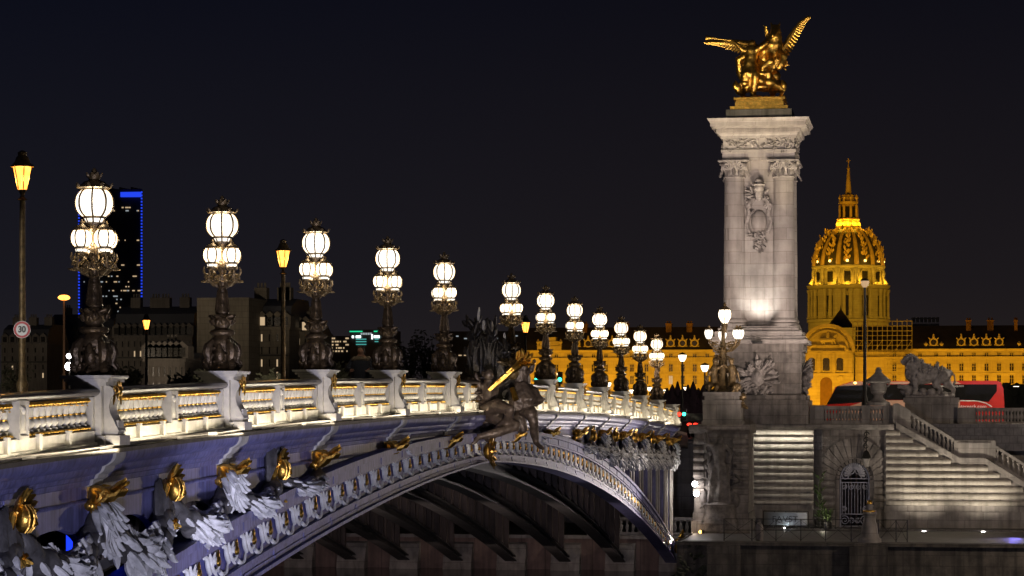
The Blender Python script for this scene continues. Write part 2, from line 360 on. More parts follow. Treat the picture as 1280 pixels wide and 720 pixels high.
# ================================================================== SETTING
WATER = -8.6; QUAY = -6.5; TER = -1.0; GND = -2.0
struct('river', MB().bx(-900, 600, -60, 128.6, WATER - .5, WATER), M['water'])
mb = MB(); mb.add([(-4000, 142, GND), (3000, 142, GND), (3000, 9000, GND), (-4000, 9000, GND)], [(0, 1, 2, 3)])
mb.add([(-4000, 142, GND - 8), (-52.6, 142, GND - 8), (-52.6, 142, GND), (-4000, 142, GND)], [(0, 1, 2, 3)])
struct('ground', mb, M['ground'])
struct('near_bank', MB().bx(-200, 60, -60, 13.6, -9, -1.75), M['ground'])
mb = MB(); mb.bx(-11.45, 70, 117.2, 132.2, QUAY - 1, QUAY); mb.bx(-11.2, 70, 129.3, 131, QUAY, QUAY + .09)
struct('quay_pavement', mb, M['paving'])
mb = MB(); mb.bx(-11.2, 70, 131.6, 142, TER - 1.4, TER - .004)
struct('terrace_pavement', mb, M['paving'])
struct('passage_pavement', MB().bx(-52.5, -11.46, 128.9, 142, QUAY - .9, QUAY - .3), M['asphalt'])
struct('esplanade_road', MB().bx(-300, 300, 143, 162, GND - .1, GND + .004), M['asphalt'])

# ================================================================== BRIDGE
XF = -12.85
bridge = thing('arch_bridge', 'pale violet-lit steel arch bridge with gilded garlands and white balustrade over the river', 'bridge', (-32, 71.4, WATER))
def intr(d): d = abs(d); return -1.68 - .02*d - .0017*d*d
def thk(d): return .86 + .50*sin(pi*min(abs(d), 57)/57)
def atop(Y): return intr(Y - YC) + thk(Y - YC)
NP = [YC - 5.53 - 7.17*k for k in range(8)][::-1] + [YC + 5.53 + 7.17*k for k in range(8)]
Y0, Y1 = 14.0, 142.0
def stations(a, b, st=1.0):
    n = max(1, int(round((b - a)/st))); return [a + (b - a)*i/n for i in range(n + 1)]
def sweepY(mb, prof, ys, zf=zt):
    mb.sweep([[Vector((x, y, zf(y) + z)) for x, z in prof] for y in ys]); return mb
# deck, kerbs, far parapet
ys = stations(Y0, Y1, 2)
mb = MB(); sweepY(mb, [(-52.3, -2.0), (-13.35, -2.0), (-13.35, -1.26), (-52.3, -1.26)], ys)
mb.use(1); sweepY(mb, [(-22.8, -1.24), (-13.4, -1.24), (-13.4, -1.10), (-22.8, -1.10)], ys); sweepY(mb, [(-52.2, -1.24), (-43, -1.24), (-43, -1.10), (-52.2, -1.10)], ys)
deck = mb.build('deck', [M['asphalt'], M['smooth']], bridge, world=True)
mb = MB(); sweepY(mb, [(-52.5, -2.0), (-52.25, -2.0), (-52.25, -.2), (-52.5, -.2)], ys)
mb.build('parapet_wall', M['paintwhite'], bridge, world=True)
# cornice and ledge
corn = [(-.02, -1.72), (.05, -1.70), (.07, -1.62), (.13, -1.60), (.15, -1.54), (.22, -1.50), (.25, -1.45), (.26, -1.41), (.33, -1.38), (.40, -1.33), (.43, -1.27), (.44, -1.20), (-.02, -1.20)]
mb = MB(); sweepY(mb, [(XF + a, b) for a, b in corn], stations(Y0, 127.6, 1.2)); cornice = mb.build('cornice', M['paint'], bridge, world=True)
mb = MB(); sweepY(mb, [(XF - .5, -1.197), (XF + .47, -1.197), (XF + .47, -1.13), (XF + .36, -1.12), (XF + .34, -1.085), (XF - .5, -1.085)], stations(Y0, 127.6, 1.2))
for k, (dx, r) in enumerate(((.40, .022), (.43, .015), (.375, .018))):     # service cables lying along the ledge
    pts = []; y = 20
    while y < 126: pts.append((XF + dx + random.uniform(-.02, .03), y, zt(y) - 1.095 + random.uniform(0, .03))); y += random.uniform(.8, 1.9)
    mb.tube(pts, r, 5)
y = 24
while y < 124: mb.box((XF + .39, y, zt(y) - 1.09), (.10, random.uniform(.2, .6), .06)); y += random.uniform(1.5, 4)
mb.build('service_ledge', M['ledge'], bridge, world=True)
# frieze plate with arched openings between its posts
posts = sorted(NP + [(a + b)/2 for a, b in zip(NP, NP[1:])])
mb = MB(); tops, bots = [], []
def lower(Y):
    a = max([p for p in posts if p <= Y + 1e-6] or [posts[0] - 3.585]); b = min([p for p in posts if p > Y + 1e-6] or [posts[-1] + 3.585])
    s = abs(2*(Y - a)/(b - a) - 1); h = .18 + .62*(1 - sqrt(max(0, 1 - min(1, s*1.12)**2.2)))
    return zt(Y) - 2.12 - (h if s < .88 else 9)
ring = []
for Y in stations(Y0 + 1, 127.6, .16):
    t = zt(Y) - 1.71; b = min(t - .02, max(lower(Y), atop(Y) - .04))
    ring.append([Vector((XF - .14, Y, b)), Vector((XF, Y, b)), Vector((XF, Y, t)), Vector((XF - .14, Y, t))])
mb.sweep(ring)
frieze = mb.build('frieze', M['paint'], bridge, world=True)
mb = MB(); sweepY(mb, [(XF, -1.98), (XF + .03, -1.98), (XF + .045, -1.95), (XF + .03, -1.92), (XF, -1.92)], stations(Y0 + 1, 127.6, 1.2))
mb.build('moulding', M['paint'], frieze, world=True)
# ribs
def rib_ring(X0, X1, f0, f1):
    """solid curved band between fractions f0 and f1 of the rib's depth"""
    R = []
    for Y in stations(Y0 + .5, 127.7, 1.4):
        lo = intr(Y - YC); T = thk(Y - YC); R.append([Vector((X0, Y, lo + T*f0)), Vector((X1, Y, lo + T*f0)), Vector((X1, Y, lo + T*f1)), Vector((X0, Y, lo + T*f1))])
    return R
XR = -12.70
rib = MB()
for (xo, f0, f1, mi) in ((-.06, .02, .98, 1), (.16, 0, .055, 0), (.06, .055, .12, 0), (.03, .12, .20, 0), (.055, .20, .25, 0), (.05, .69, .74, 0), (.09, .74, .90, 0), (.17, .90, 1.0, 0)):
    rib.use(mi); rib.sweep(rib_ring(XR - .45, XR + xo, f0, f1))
rib.use(0); y = 26.0
while y < 127:
    lo = intr(y - YC); T = thk(y - YC); lo2 = intr(y + .16 - YC); T2 = thk(y + .16 - YC)
    for xo, f0, f1 in ((.038, .125, .195), (.064, .06, .115), (.098, .75, .89), (.06, .0, .0)):
        if f1 > f0: rib.sweep([[Vector((XR + .0, Y, a)), Vector((XR + xo + .010, Y, a)), Vector((XR + xo + .010, Y, b)), Vector((XR + .0, Y, b))] for Y, a, b in ((y, lo + T*f0, lo + T*f1), (y + .16, lo2 + T2*f0, lo2 + T2*f1))])
    y += 2.39
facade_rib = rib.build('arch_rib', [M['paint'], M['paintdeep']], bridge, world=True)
tag(facade_rib, 'violet painted outer arch rib carrying a frieze of white scrolls with gilt buds')
def orn():
    m = MB()
    m.spiral((.05, .0, .02), .17, 1.15, .040, (0, 1, 0), (0, 0, 1), 2.6, 16, 6, .15)
    m.tube([(.03, -.20, -.10), (.06, -.30, .02), (.07, -.36, .18), (.05, -.50, .30)], [.05, .055, .045, .02], 6)
    for d, L, w in (((0, -.4, .9), .30, .12), ((0, .35, .9), .24, .10), ((0, .6, -.8), .22, .10)):
        m.petal((.03, -.12, -.02), d, (1, 0, 0), L, w, .4, .1)
    for d, L, w in (((0, .2, 1), .18, .1), ((0, .8, .6), .18, .09)): m.petal((.03, -.42, .18), d, (1, 0, 0), L, w, .4, .1)
    m.use(1); m.ball((.09, .02, .03), (.06, .055, .08), 8, 6); m.petal((.08, .02, .06), (0, .1, 1), (1, 0, 0), .16, .1, .4)
    m.use(0); m.tube([(.03, .12, -.16), (.05, .24, -.26), (.05, .36, -.22), (.04, .42, -.10)], [.04, .05, .035, .015], 6)
    return m
o0 = None; Y = 31.5
base = wloc(facade_rib)
while Y < 126.5:
    d = Y - YC; T = thk(d); s = T/1.15
    loc = Vector((XR - .055, Y, intr(d) + T*.47)); sl = math.atan((intr(d + .5) - intr(d - .5)))
    if o0 is None:
        o0 = orn().build('scroll_ornament', [M['swagwhite'], M['gold']], facade_rib); o = o0
    else: o = o0.copy(); COL.objects.link(o)
    o.location = loc - base; o.rotation_euler = (sl, 0, 0); o.scale = (.75, s*1.55, s*.98); Y += 1.22
for X in (-15.55, -18.4, -21.25, -24.1, -26.95, -29.8, -32.65):
    mb = MB()
    for (w, f0, f1) in ((.30, 0, .07), (.05, .07, .30), (.24, .30, .36)): mb.sweep(rib_ring(X - w, X + w, f0, f1))
    r = mb.build('inner_rib', M['ribdark'], bridge, world=True)
    for p in [YC + sg*(5 + 1.95*q) for sg in (-1, 1) for q in range(26)]:
        b0 = intr(p - YC) + thk(p - YC)*.355; t0 = zt(p) - 2.05
        if t0 - b0 < .2 or abs(p - YC) > 54.5: continue
        m = MB(); m.bx(X - .26, X + .26, p - .02, p + .02, b0, t0); m.bx(X - .035, X + .035, p - .16, p + .16, b0, t0); m.bx(X + .262, X + .29, p - .10, p + .10, b0, t0)
        m.build('spandrel_post', M['postpaint'], r, world=True)
mb = MB()
for Y in stations(18, 126, 4): mb.bx(-52, -13.1, Y - .10, Y + .10, zt(Y) - 2.45, zt(Y) - 2.0)
mb.build('cross_beams', M['ribdark'], bridge, world=True)
for p in posts:                                           # posts of the street face, from frieze to rib
    b0, t0 = atop(p), zt(p) - 1.72
    if t0 - b0 < .5 or p < 16: continue
    m = MB(); m.bx(XF - .2, XF + .015, p - .17, p + .17, b0 - .05, t0); m.bx(XF + .015, XF + .05, p - .11, p + .11, b0 - .05, t0 - .3)
    m.build('facade_post', M['paint'], bridge, world=True)
for p in [x for x in posts if x > 96] + [123.9, 126.4]:     # slender colonettes by the far springing
    for q in (-.5, .5):
        b0, t0 = atop(p + q), zt(p) - 3.0
        if t0 - b0 > .3 and p + q < 127.4: MB().lathe([(.07, b0), (.05, b0 + .1), (.05, t0)], (XF + .1, p + q, 0), 8).build('colonette', M['paintwhite'], bridge, world=True)
for X, c in ((-17.2, 0), (-21, 0)):                     # blue lamps on posts inside the spandrel
    for p in (35.6, 37.9, 40.2, 33.4):
        m = MB(); m.bx(-13.5, -13.42, p - .04, p + .04, zt(p) - 3.0, zt(p) - 2.3)
        if X > -20: m.build('blue_lamp', M['bluelamp'], bridge, world=True)

# ---- balustrade
def pedestal_mb():
    m = MB()
    m.bx(-.30, .28, -.36, .36, -1.083, -.94); m.bx(-.27, .22, -.31, .31, -.94, -.16)
    m.prism([(-.39, -.052), (.39, -.052), (.42, -.02), (.42, 0), (-.42, 0), (-.42, -.02)], -.44, .44, 'XZ'); m.bx(-.36, .36, -.40, .40, -.10, -.055); m.bx(-.31, .31, -.35, .35, -.16, -.10)
    for s in (-1, 1):                                     # flared wings on both sides
        m.prism([(s*.31, -1.0), (s*.56, -1.0), (s*.47, -.80), (s*.42, -.6), (s*.40, -.34), (s*.31, -.34)], -.16, .12, 'YZ')
    m.prism([(.22, -.93), (.44, -.93), (.46, -.86), (.40, -.74), (.325, -.60), (.30, -.48), (.33, -.36), (.38, -.29), (.37, -.20), (.30, -.16), (.22, -.16)], -.19, .19, 'XZ')
    m.prism([(.40, -.70), (.44, -.86), (.435, -.70)], -.13, .13, 'XZ')
    m.bx(.20, .50, -.25, .25, -1.083, -.93)
    return m
def giltmask_mb():
    m = MB(); m.ball((.40, 0, -.24), (.055, .06, .08), 8, 6)
    for k in range(9):
        a = -2.4 + k*.6; m.petal((.375, 0, -.24), (.05, sin(a), cos(a)), (1, 0, 0), .17, .09, .4, .15)
    for s in (-1, 1): m.spiral((.39, s*.14, -.22), .06, 1.2, .02, (0, s, 0), (0, 0, 1), 0, 12, 5); m.petal((.37, s*.13, -.27), (0, s*.3, -1), (1, 0, 0), .2, .07, .4)
    return m
BH = .345
def baluster_mb():
    return MB().use(0).lathe([(.075, 0), (.075, .03), (.045, .04), (.05, .055), (.088, .09), (.095, .12), (.085, .155), (.05, .185)], (0, 0, 0), 12).use(1).lathe([(.055, .185), (.06, .20), (.05, .21)], (0, 0, 0), 10).use(0).lathe([(.05, .21), (.062, .23), (.075, .29), (.085, BH)], (0, 0, 0), 12)
ped0 = gm0 = bal0 = None
PEDS = []
for p in NP:
    if p < 29 : continue
    o = pedestal_mb().build('pedestal', M['paintwhite'], bridge) if ped0 is None else put(ped0, bridge, (0, 0, 0)); ped0 = ped0 or o
    o.location = Vector((-12.8, p, zt(p))) - wloc(bridge)
    g = giltmask_mb().build('gilt_mask', M['gold'], o) if gm0 is None else put(gm0, o, (0, 0, 0)); gm0 = gm0 or g
def midpost_mb(L=.19):
    m = MB(); m.bx(-.17, .17, -L, L, -.86, -.30)
    for s in (-1, 1): m.bx(.17, .20, s*L - .03*(s > 0), s*L + .03*(s < 0), -.86, -.30)
    m.bx(.17, .2, -L + .03, L - .03, -.36, -.30); m.bx(.17, .2, -L + .03, L - .03, -.86, -.80)
    m.ball((.18, 0, -.44), (.05, .05, .06), 8, 6); m.petal((.17, 0, -.5), (0, .1, -1), (1, 0, 0), .22, .1, .3)
    for s in (-1, 1): m.petal((.17, 0, -.42), (0, s, .4), (1, 0, 0), .11, .07, .4)
    return m
mid0 = None
def panel(a, b, nb, full=True):
    global bal0, mid0
    ya, yb = a + .43, b - .43; ys = stations(ya, yb, 1.2); x = -12.8
    m = MB(); sweepY(m, [(x - .16, -.86), (x + .17, -.86), (x + .17, -.845), (x + .13, -.83), (x - .13, -.83), (x - .16, -.845)], ys)
    sweepY(m, [(x - .16, -1.083), (x + .20, -1.083), (x + .20, -1.03), (x + .155, -1.02), (x + .155, -.86), (x - .16, -.86)], ys)
    n = int((yb - ya)/1.25)
    for i in range(1, n): y = ya + (yb - ya)*i/n; m.bx(x + .15, x + .215, y - .06, y + .06, zt(y) - 1.04, zt(y) - .80)
    sweepY(m, [(x - .12, -.83), (x - .085, -.83), (x - .085, -.30), (x - .12, -.30)], ys)  # added backing sheet, catches light so the open baluster gaps look pale
    pn = m.build('parapet_panel', M['paintwhite'], bridge, world=True)
    m = MB(); sweepY(m, [(x - .17, -.31), (x + .15, -.31), (x + .19, -.285), (x + .21, -.25), (x + .19, -.215), (x + .12, -.20), (x - .13, -.195), (x - .17, -.22)], stations(a + .33, b - .33, 1.2))
    m.build('handrail', M['darkrail'], pn, world=True)
    g = MB(); hb = (yb - ya)/2; ym = (ya + yb)/2; w = wloc(pn)
    for h in (0, 1):
        s0 = (ya + .10) if h == 0 else ym + .24; s1 = (ym - .24) if h == 0 else yb - .10; st = (s1 - s0)/nb
        for i in range(nb):
            y = s0 + st*(i + .5); z = zt(y)
            if bal0 is None: o = bal0 = baluster_mb().build('baluster', [M['paintwhite'], M['gold']], pn)
            else: o = put(bal0, pn, (0, 0, 0))
            o.location = Vector((x + .02, y, z - .77)) - w
            for q in (-.25, .25):
                g.ball((x + .095, y + st*q, z - .372), (.05, .045, .036), 6, 5); g.ball((x + .11, y + st*q, z - .80), (.045, .05, .022), 6, 4)
            g.petal((x + .10, y, z - .345), (.2, 0, -1), (1, 0, 0), .085, .06, .4)
        g.bx(x - .08, x + .085, s0, s1, (zt(s0) + zt(s1))/2 - .425, (zt(s0) + zt(s1))/2 - .405)
    g.build('gilt_moulding', M['gold'], pn, world=True)
    o = midpost_mb().build('mid_post', M['paintwhite'], pn) if mid0 is None else put(mid0, pn, (0, 0, 0)); mid0 = mid0 or o
    o.location = Vector((x, ym, zt(ym))) - w
    # strip of lights lying on the ledge under each bay
    strip_light((XF + .52, ym, zt(ym) - 1.06), (XF + .05, ym, zt(ym) - .62), b - a - .1, .06, 46*(yb - ya)/6.3, (1, .87, .63), up=(0, 1, 0))
for a, b in zip(NP, NP[1:]):
    if b < 31: continue
    if b - a < 8: panel(a, b, 11)
    else: panel(a, YC - .1, 7); panel(YC + .1, b, 7)
m = MB(); m.bx(-13.1, -12.52, YC - .52, YC + .52, zt(YC) - 1.083, zt(YC) - .1); m.build('keystone_pier', M['darkbronze'], bridge, world=True)
# ---- consoles, masks and garlands on the frieze
def console_block():
    m = MB(); pr = [(a + .05, b) for a, b in corn[1:-1]]; m.prism([(-.0, -1.735)] + pr + [(-.0, -1.199)], -.24, .24, 'XZ'); return m
def console_gilt():
    m = MB()
    m.prism([(0, -1.74), (.28, -1.74), (.36, -1.76), (.36, -1.84), (.26, -1.88), (.18, -1.97), (.10, -2.05), (0, -2.08)], -.20, .20, 'XZ')
    for s in (-.18, -.06, .06, .18): m.tube([(.03, s, -2.06), (.16, s, -2.04), (.26, s, -1.96), (.34, s, -1.87), (.46, s, -1.85), (.53, s, -1.78)], [.03, .045, .05, .05, .05, .03], 6)
    m.petal((.38, 0, -1.80), (.9, 0, .35), (0, 0, 1), .26, .22, .45, .35)
    for s in (-1, 1): m.petal((.36, s*.1, -1.8), (.8, s*.4, .2), (0, 0, 1), .26, .16, .45, .3); m.spiral((.30, s*.21, -1.84), .09, 1.3, .03, (1, 0, 0), (0, 0, 1), 0, 12, 5)
    m.spiral((.15, -.20, -1.86), .13, 1.6, .05, (1, 0, 0), (0, 0, 1), .5, 18, 6); m.spiral((.15, .20, -1.86), .13, 1.6, .05, (1, 0, 0), (0, 0, 1), .5, 18, 6)
    for e in (-1, 1): m.petal((.08, e*.2, -1.78), (.3, e*.5, -1), (0, e, 0), .26, .14, .4, .2)
    m.ball((.08, -.30, -2.02), (.10, .08, .09), 8, 6)
    for k in range(6): m.petal((.08, -.30, -2.02), (.3, cos(k*pi/3), sin(k*pi/3)), (1, 0, 0), .15, .09, .4)
    return m
def palmette():
    m = MB(); rnd = random.Random(41)
    for row, (L, z, out, w) in enumerate(((.86, -2.10, .10, .26), (.62, -2.04, .17, .24), (.40, -1.99, .22, .22))):
        n = 8 - row*1
        for k in range(n):
            a = -1.0 + 2.0*k/(n - 1); m.petal((out, a*.16, z), (.20 + .16*row + rnd.uniform(-.05, .05), sin(a)*.72, -cos(a)*.95), (1, 0, .25), L*(1 - .22*abs(a)) + rnd.uniform(-.06, .06), w, .34, .20)
    for k in range(7): y = -.24 + .08*k; m.tube([(.2, y*.6, -2.1), (.33, y, -2.36), (.31, y*1.15, -2.6), (.22, y*1.1, -2.84 + abs(y)*.5)], [.04, .06, .055, .02], 6)
    return m
def mask_gilt():
    m = MB(); m.ball((.25, 0, -1.98), (.17, .16, .21), 14, 10)
    m.tube([(.30, 0, -1.84), (.40, 0, -1.98), (.42, 0, -2.04), (.34, 0, -2.10)], [.03, .035, .045, .03], 6)
    for k in range(4): m.tube([(.25 + .172*cos(t)*cos((k - 1.5)*.5), .165*sin((k - 1.5)*.5)*1.0, -1.98 + .215*sin(t)) for t in (-1.2, -.6, 0, .6, 1.2)], .014, 5)
    for k in range(9):
        a = -1.6 + k*.4; m.petal((.16, sin(a)*.15, -1.88 + cos(a)*.08), (.25, sin(a), cos(a)*.9), (1, 0, .2), .30, .14, .35, .25)
    for s in (-1, 1):
        m.tube([(.12, s*.17, -1.85), (.2, s*.3, -1.90), (.16, s*.33, -2.1), (.1, s*.24, -2.25)], [.05, .06, .06, .03], 7)
        for k in range(4): m.petal((.1, s*.22, -2.55), (.4, s*(.5 - k*.4), -.5 + .3*k), (1, 0, 0), .22, .12, .4)
    for k in range(5): m.petal((.1, (k - 2)*.05, -2.4), (.25, (k - 2)*.2, -1), (1, 0, 0), .32, .10, .4, .1)
    return m
def mask_drape():
    m = MB()
    for s in (-1, 1):
        for k in range(4):
            w = .26 + .09*k; m.tube([(.04, s*w*.7, -1.80 - .02*k), (.12, s*w, -2.0 - .04*k), (.15, s*(w + .03), -2.3 - .05*k), (.05, s*w*.8, -2.62 - .08*k)], [.03, .085, .095, .03], 7)
    m.use(1)
    for k in range(5): m.tube([(.1, -.24 + .03*k, -2.15), (.17, -.26 + .045*k, -2.45), (.1, -.24 + .04*k, -2.75 - .05*(k % 2))], [.025, .04, .015], 5)
    m.petal((.05, .10, -1.9), (.3, .6, -.6), (1, 0, 0), .3, .2, .3)
    return m
SWL = 3.585
def swag(seed):
    """pale leafy bundle hung between console and mask, over a grey cloth core"""
    rnd = random.Random(seed); n = 14
    def c(t): return Vector((.10 + .12*sin(pi*t), SWL*(t - .5), -2.05 - .86*(1 - (2*t - 1)**2)**.8))
    def rr(t): return .10 + .21*sin(pi*t)**.8
    k = MB(); k.tube([c(i/n) for i in range(n + 1)], [rr(i/n)*.78 for i in range(n + 1)], 10)
    def flake(m, t, q, L, w, th):
        d = (c(min(1, t + .03)) - c(max(0, t - .03))).normalized(); b = Vector((1, 0, 0)); u = d.cross(b); nn = (b*cos(q) + u*sin(q)).normalized(); sg = 1 if t < .5 else -1
        x = (d*sg*.8 + nn*.32 + Vector((0, 0, -.18))).normalized(); y = nn.cross(x).normalized(); z = x.cross(y)
        m.ball(c(t) + nn*rr(t)*.78 + x*L*.2, (L/2, w/2, th), 8, 6, Matrix((x, y, z)).transposed())
    for i in range(34): flake(k, rnd.choice((rnd.uniform(.02, .30), rnd.uniform(.70, .98))), rnd.uniform(-2.2, 2.2), rnd.uniform(.28, .5), rnd.uniform(.14, .26), .06)
    m = MB()
    for i in range(70):
        t = min(.88, max(.12, rnd.gauss(.5, .17))); q = rnd.uniform(-1.5, 1.9); d = (c(min(1, t + .03)) - c(max(0, t - .03))).normalized(); b = Vector((1, 0, 0)); u = d.cross(b)
        nn = (b*cos(q) + u*sin(q)).normalized(); sg = 1 if t < .5 else -1
        m.petal(c(t) + nn*rr(t)*.66, d*sg*.6 + nn*.42 + Vector((0, 0, -.3)), nn, rnd.uniform(.24, .44), rnd.uniform(.12, .2), .45, rnd.uniform(-.1, .3))
    for i in range(11):                                  # pleats of cloth gathered under the middle
        y = -.75 + .15*i; z = -2.74 - .24*cos(y*1.6)
        m.tube([(.22, y*.9, z + .38), (.38, y*1.02, z + .08), (.33, y*1.0, z - .08), (.22, y*.96, z - .22 - .06*(i % 2))], [.05, .06, .055, .02], 6)
    w_ = m.build('garland', M['swagwhite'], bridge)
    fuse(k, 'garland_cloth', M['swagdark'], w_, .04, .02, .16, 1, world=False); return w_
cb0 = cg0 = pm0 = mg0 = md0 = None; swags = [None]*3
wb = wloc(bridge)
def onbridge(o, Y): o.location = Vector((XF, Y, zt(Y))) - wb
for p in NP:
    if p < 29: continue
    o = console_block().build('cornice_block', M['paintwhite'], bridge) if cb0 is None else put(cb0, bridge, (0, 0, 0)); cb0 = cb0 or o; onbridge(o, p)
    o = console_gilt().build('gilt_console', M['gold'], bridge) if cg0 is None else put(cg0, bridge, (0, 0, 0)); cg0 = cg0 or o; onbridge(o, p)
    if zt(p) - 2.35 > atop(p) - .1:
        q = palmette().build('palmette', M['swagwhite'], bridge) if pm0 is None else put(pm0, bridge, (0, 0, 0)); pm0 = pm0 or q; onbridge(q, p)
        if zt(p) - 2.9 < atop(p): q.scale = (1, 1, .93); q.location.z += .02
for a, b in zip(NP, NP[1:]):
    ym = (a + b)/2
    if b < 31 or b - a > 8: continue
    if zt(ym) - 2.2 > atop(ym) - .15:
        o = mask_gilt().build('gilt_mask', M['gold'], bridge) if mg0 is None else put(mg0, bridge, (0, 0, 0)); mg0 = mg0 or o; onbridge(o, ym)
        o = mask_drape().build('drapery', [M['swagdark'], M['swagwhite']], bridge) if md0 is None else put(md0, bridge, (0, 0, 0)); md0 = md0 or o; onbridge(o, ym)
        if zt(ym) - 2.7 < atop(ym): o.scale = (1, 1, .8)
    for k, y in enumerate(((a + ym)/2, (ym + b)/2)):
        gap = zt(y) - atop(y) - 2.05
        if gap < .12: continue
        i = random.randrange(3)
        if swags[i] is None: o = swags[i] = swag(i)
        else: o = put(swags[i], bridge, (0, 0, 0)); put(swags[i].children[0], o, (0, 0, 0))
        onbridge(o, y); f = min(1, .25 + gap*.62); o.scale = (1, 1, f); o.location.z += -2.05*(1 - f)
for p in (60.3, 82.5):                                   # small white trophies near the crown, where no swag fits
    m = MB()
    for k in range(16): m.petal((XF + .06, p + random.uniform(-.5, .5), zt(p) - 1.95 + random.uniform(-.1, .08)), (random.uniform(.1, .5), random.uniform(-1, 1), random.uniform(-.6, .6)), (1, 0, 0), random.uniform(.2, .4), .12, .4, .2)
    m.build('white_trophy', M['swagwhite'], bridge, world=True)
def giltcart(c, s=1):                                    # gilded cartouches: foot of the arch and under the keystone
    m = MB(); c = Vector(c); m.ball(c, (.16*s, .16*s, .24*s), 10, 8)
    for k in range(12): a = k*pi/6; m.petal(c + Vector((.02, sin(a)*.12*s, cos(a)*.2*s)), (.25, sin(a), cos(a)), (1, 0, 0), .34*s, .18*s, .4, .2)
    for q in (-1, 1): m.spiral(c + Vector((.1*s, q*.2*s, .28*s)), .12*s, 1.4, .04*s, (0, q, 0), (0, 0, 1), 0, 14, 6)
    return m
giltcart((XR + .25, 126.9, -7.25), 1.7).build('gilt_cartouche', M['gold'], bridge, world=True)
giltcart((XR + .25, YC - .6, -1.35), 1.0).build('gilt_cartouche', M['gold'], bridge, world=True)
# ================================================================== LEFT BANK MASONRY
YW = 131.0
def zrow(py, Y=YW, px=1050): return P(px, py, Y).z
# abutment under the arches
m = MB(); m.bx(-52.4, -11.5, 128.3, 129.3, WATER - .5, -6.98); m.use(1); m.bx(-52.4, -11.3, 128.12, 129.4, -6.98, -6.8)
for X in [-15.55 - 2.85*k for k in range(7)] + [-12.75]:
    m.prism([(128.3, -8.9), (127.3, -8.9), (127.5, -8.2), (128.0, -7.3), (128.3, -7.2)], X - .75, X + .75, 'YZ')
abut = tag(m.build('abutment_wall', [M['abut'], M['smooth']]), 'low reddish stone abutment wall where the arch ribs come down', 'wall')
def balustrade(name, label, a, b, n, h=.9, m_=None, blocks=(0, 1), parent=None, group=None, wide=.30):
    """stone balustrade from a to b (points on its foot): base, rail, end blocks, one child per baluster"""
    a = Vector(a); b = Vector(b); m_ = m_ or M['smooth']
    if parent is None: parent = thing(name, label, 'balustrade', ((a + b)/2)[:], group)
    d = (b - a); L = Vector((d.x, d.y, 0)).length; u = d/L; side = Vector((-d.y, d.x, 0)).normalized()*wide/2; w = wloc(parent)
    def bar(z0, z1, k=1, nm='rail'):
        q = MB(); R = []
        for p in (a, b): R.append([p + side*k + Vector((0, 0, z0)), p - side*k + Vector((0, 0, z0)), p - side*k + Vector((0, 0, z1)), p + side*k + Vector((0, 0, z1))])
        q.sweep(R).build(nm, m_, parent, world=True)
    bar(0, h*.16, 1, 'plinth'); bar(h*.82, h, 1.05, 'rail')
    q0 = None
    for i in range(n):
        t = (i + .5)/n; p = a + d*t; s = h/.9
        if q0 is None: o = q0 = MB().lathe([(.08, 0), (.08, .04), (.05, .06), (.055, .10), (.10, .22), (.095, .28), (.055, .44), (.05, .50), (.075, .54), (.075, .597)], (0, 0, 0), 10).build('baluster', m_, parent)
        else: o = put(q0, parent, (0, 0, 0))
        o.location = p + Vector((0, 0, h*.159)) - w; o.scale = (s, s, s*1.0)
    return parent
m = MB(); pa = balustrade('stone_balustrade', 'small grey stone balustrade low behind the foot of the arch', (-16.4, 128.8, -6.8), (-11.7, 128.8, -6.8), 15, .95)
for x in (-16.6, -11.55): MB().bx(x - .22, x + .22, 128.55, 129.05, -6.8, -5.75).build('end_block', M['smooth'], pa, world=True)
tag(MB().bx(-54, -11.2, 142, 143, QUAY - 1, -2.2).build('passage_wall', M['smooth']), 'pale back wall of the passage behind the bridge abutment', 'wall')
# ---- sculpted bridge pier
pr = thing('sculpted_pier', 'dark stone pier with a weathered figure relief beside the foot of the arch', 'pier', (-10.1, 126.6, QUAY))
x0, x1 = X_at(868, 126), X_at(935, 126)
m = MB(); m.bx(x0, x1, 126, 130.4, QUAY + 1.0, TER - .45); m.bx(x0 - .15, x1 + .1, 125.8, 130.4, QUAY, QUAY + .62); m.bx(x0 - .07, x1 + .05, 125.9, 130.4, QUAY + .62, QUAY + 1.0)
m.build('pier_body', M['stonedirty'], pr, world=True)
m = MB()
z = TER - .7
while z > QUAY + 1.9:
    zs0 = z; z -= .42
for xa, xb in ((x0 - .04, x0 + .5), (x1 - .75, x1 + .04)):
    z = TER - .7; m = MB()
    while z > QUAY + 1.9: m.prism([(126.0, z - .34), (125.87, z - .30), (125.82, z - .18), (125.87, z - .05), (126.0, z - .01)], xa, xb, 'YZ'); z -= .42
    m.build('bands', M['stonedirty'], pr, world=True)
m = MB(); m.prism([(130.4, TER - .46), (125.85, TER - .46), (125.75, TER - .34), (125.55, TER - .25), (125.5, TER - .1), (125.55, TER - .005), (130.4, TER - .005)], x0 - .25, x1 + .12, 'YZ')
m.build('coping', M['stonedirty'], pr, world=True)
m = MB(); m.bx(x0 + .3, x1 - .5, 125.4, 126, QUAY, QUAY + .5); m.lathe([(.95, 0), (.95, .12), (.85, .3), (.82, .75), (.9, .95), (.7, 1.1)], ((x0 + x1)/2 - .05, 126.0, QUAY + .5), 18)
m.build('relief_base', M['reliefdark'], pr, world=True)
cx = (x0 + x1)/2 - .05; zf = QUAY + 1.55; rnd = random.Random(3); m = MB()
limb(m, [(cx, 125.75, zf + .3), (cx + .05, 125.7, zf + 1.2), (cx, 125.65, zf + 2.1), (cx - .02, 125.62, zf + 2.75)], [.55, .42, .30, .34]); limb(m, [(cx, 125.62, zf + 2.9), (cx, 125.6, zf + 3.25)], [.12, .18])
